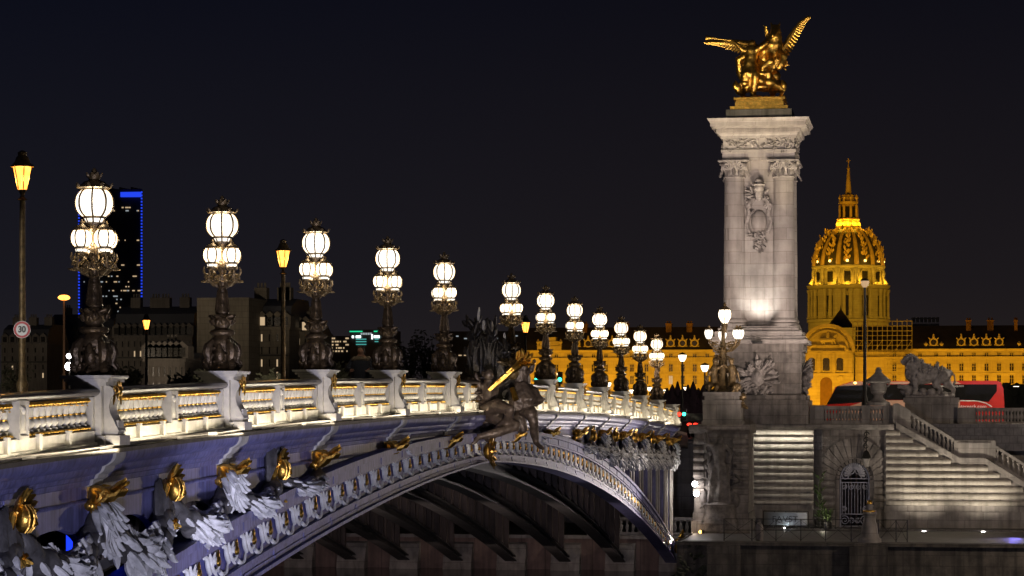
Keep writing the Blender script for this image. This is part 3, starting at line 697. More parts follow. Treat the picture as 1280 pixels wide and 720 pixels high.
limb(m, [(cx - .28, 125.6, zf + 2.85), (cx - .62, 125.55, zf + 3.0), (cx - .72, 125.5, zf + 3.5)], [.13, .11, .08]); limb(m, [(cx + .28, 125.6, zf + 2.85), (cx + .6, 125.55, zf + 2.5), (cx + .5, 125.5, zf + 2.0)], [.13, .11, .08])
for k in range(7): x = cx - .42 + .14*k; m.tube([(x*.5 + cx*.5, 125.5, zf + 2.1), (x, 125.38, zf + 1.1), (x + (x - cx)*.3, 125.4, zf - .05)], [.06, .11, .10], 6)
for k in range(40):
    a = rnd.uniform(0, 2*pi); m.petal((cx + rnd.uniform(-.75, .75), 125.85, zf + rnd.uniform(0, 2.9)), (cos(a), -.35, sin(a)), (0, -1, 0), rnd.uniform(.3, .7), .2, .5, .2)
m.ball((cx + .75, 125.8, zf + .1), (.28, .2, .42)); m.ball((cx - .8, 125.8, zf + .2), (.25, .2, .4))
fuse(m, 'figure_relief', M['reliefdark'], pr, .045, .05, .2, 2)
# ---- banded quay wall
def zpx(py): return (506 - py)*depth(-3, YW)/F
wl = thing('quay_wall', 'pale stone quay wall of rounded bands, lit from above, beside the sculpted pier', 'wall', (X_at(975, YW), YW + .5, QUAY))
xa, xb = X_at(936, YW), X_at(1017, YW)
ZT = TER - .30
def bands(mb, xfun, y, ztop, zbot, h=.365, pro=.20):
    z = ztop; i = 0
    while z - h > zbot:
        r = xfun(z - h/2)
        if r and r[1] - r[0] > .15:
            mb.prism([(y + .02, z - h + .06), (y - pro*.5, z - h + .06), (y - pro*.9, z - h*.74), (y - pro, z - h*.55), (y - pro*.9, z - h*.32), (y - pro*.5, z - .05), (y + .02, z - .05)], r[0], r[1], 'YZ')
        z -= h
    return z
m = MB(); m.bx(xa, xb, YW, YW + .6, QUAY, ZT + .02); m.build('wall_face', M['smooth'], wl, world=True)
m = MB(); bands(m, lambda z: (xa, xb), YW, ZT, QUAY + 1.0); m.build('bands', M['rust'], wl, world=True)
m = MB(); m.bx(xa, xb, YW - .06, YW, QUAY, QUAY + 1.0); m.build('plinth', M['smooth'], wl, world=True)
coping = [(YW + .6, ZT), (YW - .20, ZT), (YW - .30, ZT + .07), (YW - .42, ZT + .12), (YW - .44, ZT + .26), (YW - .40, TER), (YW + .6, TER)]
MB().prism(coping, xa, xb, 'YZ').build('coping', M['smooth'], wl, world=True)
xs = (xa + xb)/2
strip_light((xs + .1, YW - .62, ZT + .02), (xs + .1, YW - .05, QUAY + 3.2), xb - xa - .3, .05, 50, (1, .93, .80), spread=150)
# side return of the wall next to the pier: bands seen end on
m = MB(); xr0 = X_at(926, 130.6)
for x in (xr0, xr0 + .36): 
    z = ZT
    for k in range(11): m.lathe([(.10, -.16), (.17, -.1), (.19, 0), (.17, .1), (.10, .16)], (x, 130.75, z - .19), 10); z -= .365
    m.lathe([(.13, 0), (.13, 1.2)], (x, 130.75, QUAY), 10)
tag(m.build('banded_colonnettes', M['rust']), 'pair of ringed stone shafts in the corner between pier and quay wall', 'pilaster')
# ---- gate bay
gb = thing('gateway', 'dark stone gateway with radiating blocks round a pale wrought iron gate', 'gateway', (X_at(1065, YW), YW + .4, QUAY))
ga, gbx = xb, X_at(1107, YW); gc = X_at(1068, YW); gw = .80; zsp = zpx(600)
def opening(scale, n=22):
    w = gw*scale; pts = [(gc - w, QUAY)]
    for i in range(n + 1): a = pi - pi*i/n; pts.append((gc + w*cos(a), zsp + w*1.12*sin(a)))
    return pts + [(gc + w, QUAY)]
op = opening(1.22); yb_ = YW + .25; m = MB()
poly = [(ga + .42, QUAY), (ga + .42, ZT + .02), (gbx, ZT + .02), (gbx, QUAY)] + op[::-1]
m.prism(poly, yb_, yb_ + .5, 'XZ'); m.build('wall_face', M['stonedirty'], gb, world=True)
MB().bx(ga - .02, ga + .44, YW + .75, YW + .9, QUAY, ZT).build('niche_back', M['stonedirty'], gb, world=True)
MB().prism(coping, ga - .1 + .1, gbx + .45, 'YZ').build('coping', M['smooth'], gb, world=True)
m = MB()                                              # radiating blocks, stretched out to horizontal courses
nv = 15
for i in range(nv):
    a0 = pi - pi*(i + .06)/nv; a1 = pi - pi*(i + .94)/nv
    def ray(a, r, rx=1.0): return (gc + gw*1.26*r*cos(a), zsp + gw*1.26*1.12*r*sin(a))
    R = 1.95
    q = [ray(a0, 1.02), ray(a1, 1.02), ray(a1, R), ray(a0, R)]
    q = [(min(max(x, ga + .46), gbx - .02), min(z, ZT - .02)) for x, z in q]
    m.prism(q, yb_ - .17, yb_ + .02, 'XZ')
z = zsp - .03
while z - .365 > QUAY + .9:
    for xl, xrr in ((ga + .46, gc - gw*1.28), (gc + gw*1.28, gbx - .02)): m.prism([(yb_ + .02, z - .33), (yb_ - .12, z - .33), (yb_ - .17, z - .24), (yb_ - .17, z - .12), (yb_ - .1, z - .02), (yb_ + .02, z - .02)], xl, xrr, 'YZ')
    z -= .365
z = ZT - .02
while z - .365 > zsp:
    m.prism([(yb_ + .02, z - .33), (yb_ - .12, z - .33), (yb_ - .17, z - .24), (yb_ - .17, z - .12), (yb_ - .1, z - .02), (yb_ + .02, z - .02)], ga + .46, max(ga + .5, gc - gw*2.5 - .0), 'YZ'); z -= .365
m.build('voussoirs', M['stonedirty'], gb, world=True)
m = MB()                                              # inner arch ring set back
for i in range(13):
    a0 = pi - pi*(i + .08)/13; a1 = pi - pi*(i + .92)/13
    m.prism([(gc + gw*r*cos(a), zsp + gw*1.12*r*sin(a)) for a, r in ((a0, 1.0), (a1, 1.0), (a1, 1.21), (a0, 1.21))], yb_ + .1, yb_ + .7, 'XZ')
for sgn in (-1, 1): m.bx(gc + sgn*gw*1.1 - gw*.11, gc + sgn*gw*1.1 + gw*.11, yb_ + .1, yb_ + .7, QUAY, zsp)
m.build('inner_arch', M['stonedirty'], gb, world=True)
m = MB(); m.bx(gc - gw*1.2, gc + gw*1.2, yb_ + 2.2, yb_ + 2.3, QUAY, ZT - .8); m.build('vestibule_back', M['ribdark'], gb, world=True)
m = MB(); m.bx(gc - .30, gc - .2, yb_ + 1.9, yb_ + 2.0, QUAY, zsp + .3); m.bx(gc + .0, gc + .1, yb_ + 1.9, yb_ + 2.0, QUAY, zsp + .3); m.build('vestibule_door', M['abut'], gb, world=True)
m = MB(); m.tube([(gc + .62, yb_ - .2, ZT - .05), (gc + .62, yb_ - .5, ZT - .1), (gc + .62, yb_ - .5, ZT - 1.1)], .035, 6)
for k in range(3): m.spiral((gc + .62, yb_ - .45, ZT - .25 - .3*k), .16, 1.3, .03, (1, 0, 0), (0, 0, 1), k, 14, 5)
m.lathe([(.05, .1), (.26, 0), (.12, .34), (.03, .44)], (gc + .62, yb_ - .5, ZT - 1.5), 6); lan = m.build('hanging_lantern', M['iron'], gb, world=True)
MB().lathe([(.12, 0), (.22, .42)], (gc + .62, yb_ - .5, ZT - 1.93), 6).build('lantern_glass', mat('dim_lantern_glass', (.35, .33, .30), .2), lan, world=True)
# wrought iron gate
gy = yb_ + .35; gt = thing('iron_gate', 'pale scrolled wrought iron gate with a leafy arched top in the dark gateway', 'gate', (gc, gy, QUAY))
m = MB(); m.tube([(x, gy, z) for x, z in opening(.93)], .045, 6); z0 = QUAY + .12
for z in (z0, QUAY + .75, zsp - .15, zsp + .05): m.tube([(gc - gw*.92, gy, z), (gc + gw*.92, gy, z)], .028, 6)
m.build('gate_frame', M['ironwork'], gt, world=True)
m = MB()
for k in range(9): x = gc - gw*.8 + gw*1.6*k/8; m.tube([(x, gy, QUAY + .75), (x, gy, zsp - .15)], .022, 6)
m.build('bars', M['ironwork'], gt, world=True)
for s in (-1, 1):
    m = MB()
    for (x, z, r) in ((.52, .42, .26), (.16, .40, .15), (.55, 1.02, .14)): m.spiral((gc + s*x, gy, QUAY + z), r, 1.8, .035, (s, 0, 0), (0, 0, 1), 1, 20, 5)
    m.build('scrollwork', M['ironwork'], gt, world=True)
for s in (-1, 1):
    m = MB()
    for (x, z, r) in ((.5, .30, .22), (.2, .55, .2), (.45, .68, .16)): m.spiral((gc + s*x, gy, zsp + z - .1), r, 1.6, .035, (s, 0, 0), (0, 0, 1), 2, 18, 5)
    for (x, z, r) in ((.55, -.38, .15), (.2, -.40, .14)): m.spiral((gc + s*x, gy, zsp + z), r, 1.6, .03, (s, 0, 0), (0, 0, 1), 2, 18, 5)
    m.build('arch_scrollwork', M['ironwork'], gt, world=True)
m = MB()
for k in range(16): a = pi*k/15; m.petal((gc + .2*cos(a), gy - .03, zsp + .25 + .3*sin(a)), (cos(a), 0, sin(a)), (0, -1, 0), .38, .2, .3, .1)
m.build('leaf_fan', M['ironwork'], gt, world=True)
# ---- staircase wall with lit bands
st = thing('staircase', 'brightly lit banded stone staircase wall with sloping coping down to the quay', 'staircase', (X_at(1195, YW), YW + .5, QUAY))
def sx2(px, py): return (X_at(px, YW), zpx(py))
slope = [sx2(1105, 533), sx2(1120, 533), sx2(1200, 577), sx2(1231, 577), sx2(1286, 610), sx2(1330, 637), sx2(1352, 656)]
def xlim(z):
    for (xA, zA), (xB, zB) in zip(slope, slope[1:]):
        if zA >= z >= zB and zA - zB > 1e-4: return xA + (xB - xA)*(zA - z)/(zA - zB)
    return slope[-1][0]
m = MB(); m.prism([(slope[0][0] + .02, QUAY)] + [(x + (.02 if i == 0 else 0), z) for i, (x, z) in enumerate(slope)] + [(slope[-1][0], QUAY)], YW, YW + .5, 'XZ'); m.build('wall_face', M['smooth'], st, world=True)
m = MB(); zb = bands(m, lambda z: (gbx + .02, xlim(z + .18) - .10), YW, ZT, QUAY + .95, .365, .19); m.build('bands', M['rust'], st, world=True)
MB().bx(gbx + .02, slope[-1][0], YW - .09, YW, QUAY, QUAY + .93).build('plinth', M['smooth'], st, world=True)
m = MB(); cp = []
for x, z in slope: cp.append([Vector((x, YW - .40, z - .02)), Vector((x, YW + 2.6, z - .02)), Vector((x, YW + 2.6, z + .22)), Vector((x, YW - .40, z + .22))])
m.sweep(cp[1:]); cp2 = [[Vector((x, YW - .24, z - .10)), Vector((x, YW + .3, z - .10)), Vector((x, YW + .3, z - .015)), Vector((x, YW - .24, z - .015))] for x, z in slope]
m.sweep(cp2[1:]); m.build('coping', M['smooth'], st, world=True)
for i, px in enumerate((1155, 1229)):
    m = MB(); m.lathe([(.10, 0), (.10, .035), (.07, .04)], (px_x if False else X_at(px, 129.0), 129.0, QUAY + .0), 10)
    tag(m.build('ground_light', M['headlamp']), ['round ground light under the middle of the lit stair wall', 'round ground light further right along the lit stair wall'][i], 'ground light')
b1 = balustrade('stair_balustrade', 'upper sloping stone balustrade of the staircase, ending at a landing', (slope[1][0] + .6, YW - .05, slope[1][1] - .1), (slope[2][0] - .3, YW - .05, slope[2][1] + .26), 11, .95)
m = MB(); m.prism([(slope[1][0] - .15, slope[1][1] + .222), (slope[1][0] - .15, slope[1][1] + 1.18), (slope[1][0] + .1, slope[1][1] + 1.22), (slope[1][0] + .75, slope[1][1] + .82), (slope[1][0] + .75, slope[1][1] - .12)], YW - .22, YW + .14, 'XZ'); m.build('end_block', M['smooth'], b1, world=True)
b2 = balustrade('stair_balustrade', 'lower sloping stone balustrade of the staircase at the right edge', (slope[3][0] + .5, YW - .05, slope[3][1] - .05), (slope[5][0], YW - .05, slope[5][1] + .24), 13, .95)
m = MB(); xl, zl = slope[2]; xh = slope[3][0]; m.bx(xl - .32, xh + .55, YW - .21, YW + .13, zl + .222, zl + 1.12); m.bx(xl - .1, xh + .3, YW - .26, YW - .21, zl + .35, zl + 1.0); m.build('landing_block', M['smooth'], b2, world=True)
# rear retaining wall behind the stair
m = MB(); m.bx(X_at(1116, 134), 40, 134, 134.6, QUAY, TER - .06); tag(m.build('retaining_wall', M['smooth']), 'plain block retaining wall rising behind the staircase', 'wall')
# terrace balustrades
Yb = 131.3
pt_ = balustrade('stone_balustrade', 'grey terrace balustrade between the pylon and the urn, car lights glinting through', P(1030, 530, Yb)[:], P(1077, 530, Yb)[:], 12, .95)
for q0_, q1_ in ((1013, 1030), (1077, 1088), (1104, 1121)): MB().bx(X_at(q0_, Yb), X_at(q1_, Yb), Yb - .22, Yb + .22, TER, TER + .97).build('end_block', M['smooth'], pt_, world=True)
pt2 = balustrade('stone_balustrade', 'short grey terrace balustrade of few balusters beneath the stone urn', P(1088, 530, Yb)[:], P(1104, 530, Yb)[:], 4, .95)
Yr = 134.3
pt3 = balustrade('stone_balustrade', 'terrace balustrade right of the lion, with the red coach behind it', (X_at(1220, Yr), Yr, TER - .06), (X_at(1300, Yr), Yr, TER - .06), 19, .90)
MB().bx(X_at(1197, Yr), X_at(1220, Yr), Yr - .2, Yr + .2, TER - .06, TER + .86).build('end_block', M['smooth'], pt3, world=True)
# river wall
rw = thing('river_wall', 'dark damp mossy stone river wall below the lower quay', 'wall', (10, 117.1, WATER))
m = MB(); m.bx(-11.45, 60, 116.9, 117.19, WATER - .4, QUAY - .10); m.build('wall_face', M['rivers'], rw, world=True)
m = MB(); m.bx(-11.55, 60, 116.6, 117.6, QUAY - .10, QUAY + .06); m.build('coping', M['rivers'], rw, world=True)
for pa_, pb_ in ((884, 925), (1062, 1110)): MB().bx(X_at(pa_, 116.6), X_at(pb_, 116.6), 116.45, 116.9, WATER - .4, QUAY - .105).build('buttress', M['rivers'], rw, world=True)
m = MB(); m.bx(-11.55, -11.45, 117.2, 128.3, WATER - .4, QUAY + .06); m.build('side_face', M['rivers'], rw, world=True)
# ================================================================== PYLON
YP = 132.7; PX = X_at(951, YP)
def zp(py, y=YP - 1.8): return (506 - py)*depth(PX, y)/F
py_ = thing('stone_pylon', 'tall pale stone pylon with four columns and carved cartouche, floodlit at its foot', 'pylon', (PX, YP, TER))
HW = 1.87
m = MB()
for (w, a, b) in ((2.62, 530, 500), (2.5, 500, 494), (2.26, 494, 440), (2.36, 440, 430)): m.box((PX, YP, (zp(a) + zp(b))/2), (2*w, 2*w, zp(b) - zp(a) - .004))
m.build('pedestal', M['stonedirty'], py_, world=True)
m = MB(); z0 = zp(430)
for k, (w, h) in enumerate(((2.58, .22), (2.4, .16), (2.28, .28), (2.10, .18), (2.0, .10))): m.box((PX, YP, z0 + h/2), (2*w, 2*w, h - .004)); z0 += h
m.build('pedestal_cornice', M['stone'], py_, world=True)
zb0 = z0; zc0 = zp(222); zc1 = zp(200)
m = MB(); m.box((PX, YP, (zb0 + zc1)/2), (2*HW - .9, 2*HW - .9, zc1 - zb0)); m.build('shaft', M['stone'], py_, world=True)
c0 = k0 = None
def capital():
    m = MB(); h = zc1 - zc0; R = .56
    m.lathe([(R - .03, 0), (R + .05, .03), (R + .05, .08), (R - .02, .11), (R, .3), (R + .12, h - .2), (R + .16, h - .12)], (0, 0, 0), 20)
    for q in range(4):
        a = pi/4 + q*pi/2; d = Vector((cos(a), sin(a), 0))
        m.spiral(d*(R + .14) + Vector((0, 0, h - .30)), .21, 1.9, .075, d, Vector((0, 0, 1)), 1.6, 22, 7)
    for q in range(4):
        a = q*pi/2; d = Vector((cos(a), sin(a), 0)); s = Vector((-sin(a), cos(a), 0))
        for e in (-1, 1): m.spiral(d*(R + .08) + s*e*.36 + Vector((0, 0, h - .30)), .22, 1.9, .075, s*e, Vector((0, 0, 1)), 1.6, 22, 7)
        for e in (-1, 0, 1): m.petal(d*(R - .02) + s*e*.3 + Vector((0, 0, h - .38)), d*.3 + Vector((0, 0, -1)), d, .55, .2, .5, .2)
        m.ball(d*(R + .14) + Vector((0, 0, h - .12)), (.13, .13, .11), 8, 6)
    m.box((0, 0, h - .045), (2*R + .52, 2*R + .52, .09)); return m
for sx_ in (-1, 1):
    for sy_ in (-1, 1):
        loc = Vector((PX + sx_*(HW - .58), YP + sy_*(HW - .58), zb0)) - wloc(py_)
        if c0 is None:
            H = zc0 - zb0; c0 = MB().lathe([(.74, 0), (.74, .14), (.66, .2), (.70, .30), (.66, .40), (.60, .44), (.585, .6), (.585, H*.4), (.54, H)], (0, 0, 0), 28).build('column', M['stone'], py_); c = c0
            k0 = capital().build('capital', M['stonec'], c0); k0.location = (0, 0, H)
        else:
            c = put(c0, py_, loc); k = put(k0, c, (0, 0, H))
        c.location = loc
m = MB()
for (w, a, b) in ((1.90, 200, 190), (1.96, 190, 187), (1.86, 187, 173), (1.98, 173, 170)): m.box((PX, YP, (zp(a) + zp(b))/2), (2*w, 2*w, zp(b) - zp(a) - .003))
m.build('architrave', M['stone'], py_, world=True)
m = MB(); rnd = random.Random(5)
for sd in range(4):
    R = Matrix.Rotation(sd*pi/2, 3, 'Z')
    m = MB()
    for k in range(70):
        a = rnd.uniform(0, 2*pi); p = R @ Vector((rnd.uniform(-1.75, 1.75), -1.86, 0)) + Vector((PX, YP, rnd.uniform(zp(186), zp(174)))); nn = R @ Vector((0, -1, 0))
        m.petal(p, R @ Vector((cos(a), -.3, sin(a))), nn, rnd.uniform(.16, .32), .12, .5, .2)
    m.build('carved_frieze', M['stonec'], py_, world=True)
m = MB(); za = zp(170); zb = zp(149)
def frus(mb, w0, w1, z0, z1): mb.lathe([(w0*sqrt(2), z0), (w1*sqrt(2), z1)], (PX, YP, 0), 4, rot=pi/4)
for (w0, w1, a, b) in ((2.0, 2.1, 0, .14), (2.12, 2.12, .14, .36), (2.2, 2.45, .36, .48), (2.5, 2.5, .48, .66), (2.52, 2.66, .66, .86)): frus(m, w0, w1, za + a*(zb - za)/.86 + .001, za + b*(zb - za)/.86 - .001)
for sd in range(4):
    R = Matrix.Rotation(sd*pi/2, 3, 'Z')
    for k in range(29): p = R @ Vector((-2.1 + 4.2*k/28, -2.16, 0)); m.box((PX + p.x, YP + p.y, za + .25*(zb - za)/.86), (.09, .09, .19), sd*pi/2)
m.build('cornice', M['stone'], py_, world=True)
m = MB(); m.box((PX, YP, (zb + zp(136))/2), (3.46, 3.46, zp(136) - zb)); m.build('attic_block', M['smooth'], py_, world=True)
ztop = zp(136)
# cartouche on the river face
yf = YP - HW + .44; m = MB()
def cz(py): return (506 - py)*depth(PX, yf)/F
m.ball((PX, yf, cz(277)), (.42, .28, .62), 16, 12); cart = m.build('shield', M['stone'], py_, world=True)
m = MB(); rnd = random.Random(8)
limb(m, [(PX, yf - .2, cz(247)), (PX, yf - .25, cz(240))], [.2, .2]); m.ball((PX, yf - .25, cz(236)), (.27, .24, .25)); m.ball((PX, yf - .26, cz(231)), (.36, .3, .10)); m.ball((PX, yf - .26, cz(227)), (.2, .2, .18))
for s in (-1, 1):
    m.tube([(PX + s*.25, yf - .1, cz(248)), (PX + s*.6, yf - .12, cz(258)), (PX + s*.5, yf - .16, cz(268)), (PX + s*.66, yf - .12, cz(280)), (PX + s*.48, yf - .1, cz(292))], [.10, .13, .10, .10, .07], 8)
    for k in range(16): a = rnd.uniform(-1.2, 1.4); m.petal((PX + s*rnd.uniform(.2, .45), yf - .05, cz(rnd.uniform(238, 262))), (s*cos(a), -.3, sin(a)), (0, -1, 0), rnd.uniform(.25, .5), .17, .5, .2)
for k in range(46):
    t = rnd.random(); a = rnd.uniform(0, 2*pi); m.petal((PX + rnd.uniform(-.55, .55)*(1.05 - t), yf - .05, cz(286 + 26*t)), (cos(a), -.4, sin(a) - .5), (0, -1, 0), rnd.uniform(.2, .42), .17, .5, .3)
    if k % 3 == 0: m.ball((PX + rnd.uniform(-.5, .5)*(1.05 - t), yf - .12, cz(286 + 26*t)), rnd.uniform(.06, .12), 8, 6)
m.build('cartouche_carving', M['stonec'], py_, world=True)
# trophy on the pedestal front and its twin on the right flank
def trophy(name, cx, cy, nx, ny, z0, seed):
    m = MB(); rnd = random.Random(seed); t = Vector((-ny, nx, 0)); n_ = Vector((nx, ny, 0)); c = Vector((cx, cy, 0))
    m.ball(c + n_*.1 + Vector((0, 0, z0 + .95)), (.36, .36, .5)); m.ball(c + n_*.38 + Vector((0, 0, z0 + 1.05)), (.17, .17, .22)); m.ball(c + n_*.3 + Vector((0, 0, z0 + 1.7)), .17)
    for k in range(64):
        a = rnd.uniform(-.5, pi + .5); r = rnd.uniform(.1, .75); m.petal(c + t*r*cos(a) + Vector((0, 0, z0 + .85 + r*sin(a)*.9)), t*cos(a) + n_*.45 + Vector((0, 0, sin(a))), n_, rnd.uniform(.4, .85), .2, .4, .25)
    for k in range(22): a = rnd.uniform(0, 2*pi); m.petal(c + t*rnd.uniform(-.8, .8) + Vector((0, 0, z0 + rnd.uniform(.1, .6))), t*cos(a) + n_*.5 + Vector((0, 0, sin(a))), n_, rnd.uniform(.3, .5), .22, .5, .2)
    return m.build(name, M['stonec'], py_, world=True)
trophy('trophy', PX, YP - 2.26, 0, -1, zp(494), 2); trophy('trophy', PX + 2.26, YP - .5, 1, 0, zp(494), 3)
tag(MB().box((PX, YP - 2.75, zp(430) + .06), (.5, .22, .12)).build('floodlight', M['iron']), 'small floodlight box on the pylon pedestal, shining up the shaft', 'floodlight')
# ================================================================== GILDED GROUP
gg = thing('winged_horse_statue', 'gilded winged horse rearing beside a draped figure on top of the pylon', 'statue', (PX, YP, ztop))
m = MB()
for (w, a, b) in ((1.52, 0, .20), (1.28, .20, .44), (1.22, .44, .56), (1.34, .56, .68)): m.box((PX, YP, ztop + (a + b)/2), (2*w, 2*w, b - a - .002))
m.build('plinth', M['gold'], gg, world=True)
k_ = 1/ppm(951, YP)
def S(px, py, dy=0): return Vector((PX + (px - 951)*k_, YP + dy, (506 - py)*depth(PX, YP)/F))
m = MB()                                              # rocky ground, horse
for k in range(26): a = random.uniform(0, 2*pi); m.ball((PX + cos(a)*random.uniform(.2, 1.25), YP + sin(a)*random.uniform(.2, 1.2), ztop + .72), (random.uniform(.15, .3), .25, random.uniform(.1, .24)), 8, 6)
for k in range(16): m.ball(S(926 + 3.4*k, 113 - 5*sin(pi*(k + .5)/16) - 2*(k % 3), random.uniform(-1.0, .3)), (random.uniform(.22, .38), .36, random.uniform(.2, .36)), 9, 7)
for k in range(6): m.tube([S(944 + 3*k, 76 + k, -.5), S(945 + 3.4*k, 95, -.75 - .15*(k % 2)), S(942 + 4.2*k, 113, -.7)], [.12, .19, .10], 7)
for q in ((921, 110), (981, 110), (925, 113)): m.ball(S(*q, -1.0), (.16, .16, .24)); m.petal(S(*q, -1.0), (random.uniform(-.5, .5), -.2, 1), (0, -1, 0), .5, .2)
limb(m, [S(950, 92, .5), S(955, 78, .3), S(962, 66, -.1), S(967, 58, -.3)], [0.666, 0.794, 0.717, 0.538], 12)          # barrel and chest
limb(m, [S(966, 60, -.3), S(970, 48, -.5), S(970, 40, -.62)], [0.512, 0.346, 0.282], 10); limb(m, [S(970, 39, -.62), S(969, 46, -1.02), S(968, 49, -1.18)], [0.256, 0.192, 0.141], 10)    # neck and head
for s in (-4.2, 4.2): m.petal(S(970 + s, 37, -.6), (s*.05, 0, 1), (0, -1, 0), .36, .14, .5)
for k in range(9): m.petal(S(962 + .6*k, 36 + 3.2*k, -.3), (-.8, .2, .3), (0, -1, 0), .42, .16, .4, .2)   # mane
limb(m, [S(973, 68, -.45), S(981, 74, -.85), S(978, 84, -.95), S(975, 88, -.9)], [0.307, 0.218, 0.141, 0.154], 8); limb(m, [S(962, 70, -.5), S(965, 80, -.95), S(957, 85, -1.0), S(955, 88, -1.0)], [0.282, 0.205, 0.141, 0.141], 8)   # lifted forelegs
limb(m, [S(958, 88, .5), S(968, 95, .1), S(962, 106, .35), S(966, 116, .2)], [0.538, 0.333, 0.192, 0.179], 9); limb(m, [S(946, 90, .6), S(944, 98, .3), S(938, 107, .6), S(941, 116, .4)], [0.538, 0.333, 0.192, 0.179], 9)   # hind legs
for k in range(12): a = random.uniform(0, 6.28); m.petal(S(972 + 6*random.random(), 66 + 18*random.random(), -.3), (.8, -.2, random.uniform(-1, .2)), (0, -1, 0), random.uniform(.3, .6), .2, .4, .2)   # breast feathers
for k in range(7): m.tube([S(946 - k, 92, .9), S(938 - 1.5*k, 100, 1.2), S(938 - 2*k, 112, 1.1)], [0.102, 0.115, 0.0384], 6)      # tail
fuse(m, 'horse', M['gold'], gg, .055, .05, .25, 2)
def wing(name, pts, lens, dirs, w):
    m = MB(); m.tube(pts, [.20, .16, .12, .09, .05][:len(pts)], 8)
    n = 22
    for row in (0, 1):
        for i in range(n):
            t = i/(n - 1)*(len(pts) - 1.001); j = int(t); p = pts[j].lerp(pts[j + 1], t - j); u = i/(n - 1)
            d = dirs[0].lerp(dirs[1], u); m.petal(p + Vector((0, (-.05 if row else .05), 0)), d, (0, -1, 0), (lens[0] + (lens[1] - lens[0])*u)*(.55 if row else 1), w, .22, .08)
    return m.build(name, M['gold'], gg, world=True)
wing('wing', [S(970, 72, .1), S(982, 56, .1), S(992, 39, .15), S(1000, 28, .2), S(1008, 23, .25)], (.62, .22), (Vector((.5, 0, -1)), Vector((.8, 0, .25))), .22)
wing('wing', [S(950, 62, .1), S(935, 53, .3), S(912, 49.5, .4), S(890, 49.5, .5)], (.85, .50), (Vector((-.3, 0, -1)), Vector((-1, 0, -.06))), .24)
m = MB()                                              # figure at the horse's side
limb(m, [S(938, 84, -.7), S(940, 74, -.7), S(941, 66, -.65)], [0.384, 0.333, 0.384], 10); limb(m, [S(941, 62, -.65), S(941, 57, -.7)], [0.154, 0.23], 8); m.ball(S(940.5, 55, -.62), (.19, .19, .17)); 
limb(m, [S(936, 66, -.7), S(929, 64, -.8), S(923, 58, -.8), S(918, 53, -.75)], [0.166, 0.128, 0.109, 0.0896]); limb(m, [S(946, 66, -.75), S(953, 62, -1.0), S(960, 57, -1.0)], [0.166, 0.128, 0.102])
for k in range(4): m.ball(S(916.5 - .6*k, 51.6 + k*.9, -.75), .045, 6, 5)
limb(m, [S(936, 86, -.75), S(933, 98, -1.0), S(935, 114, -.7)], [0.333, 0.243, 0.166]); limb(m, [S(942, 86, -.75), S(946, 99, -1.05), S(944, 115, -.8)], [0.333, 0.243, 0.166])
for k in range(11): x = 930 + 1.9*k; m.tube([S(936 + .7*k, 80, -.75), S(x + 2*sin(k*2.1), 95, -.9 - .22*(k % 2)), S(x - 3 + 2*cos(k*1.7), 105 + 9*abs(sin(k*1.9)), -.8 - .1*(k % 3))], [.10, .15, .06], 7)
m.tube([S(936, 68, -.4), S(925, 74, -.2), S(926, 90, 0), S(930, 104, .1)], [0.128, 0.256, 0.256, 0.128], 8)
fuse(m, 'draped_figure', M['gold'], gg, .05, .05, .18, 2)
MB().tube([S(918, 52.5, -.75), S(900, 50, -.7), S(892, 48.5, -.68), S(884, 48, -.66)], [.035, .045, .07, .15], 10).build('trumpet', M['gold'], gg, world=True)
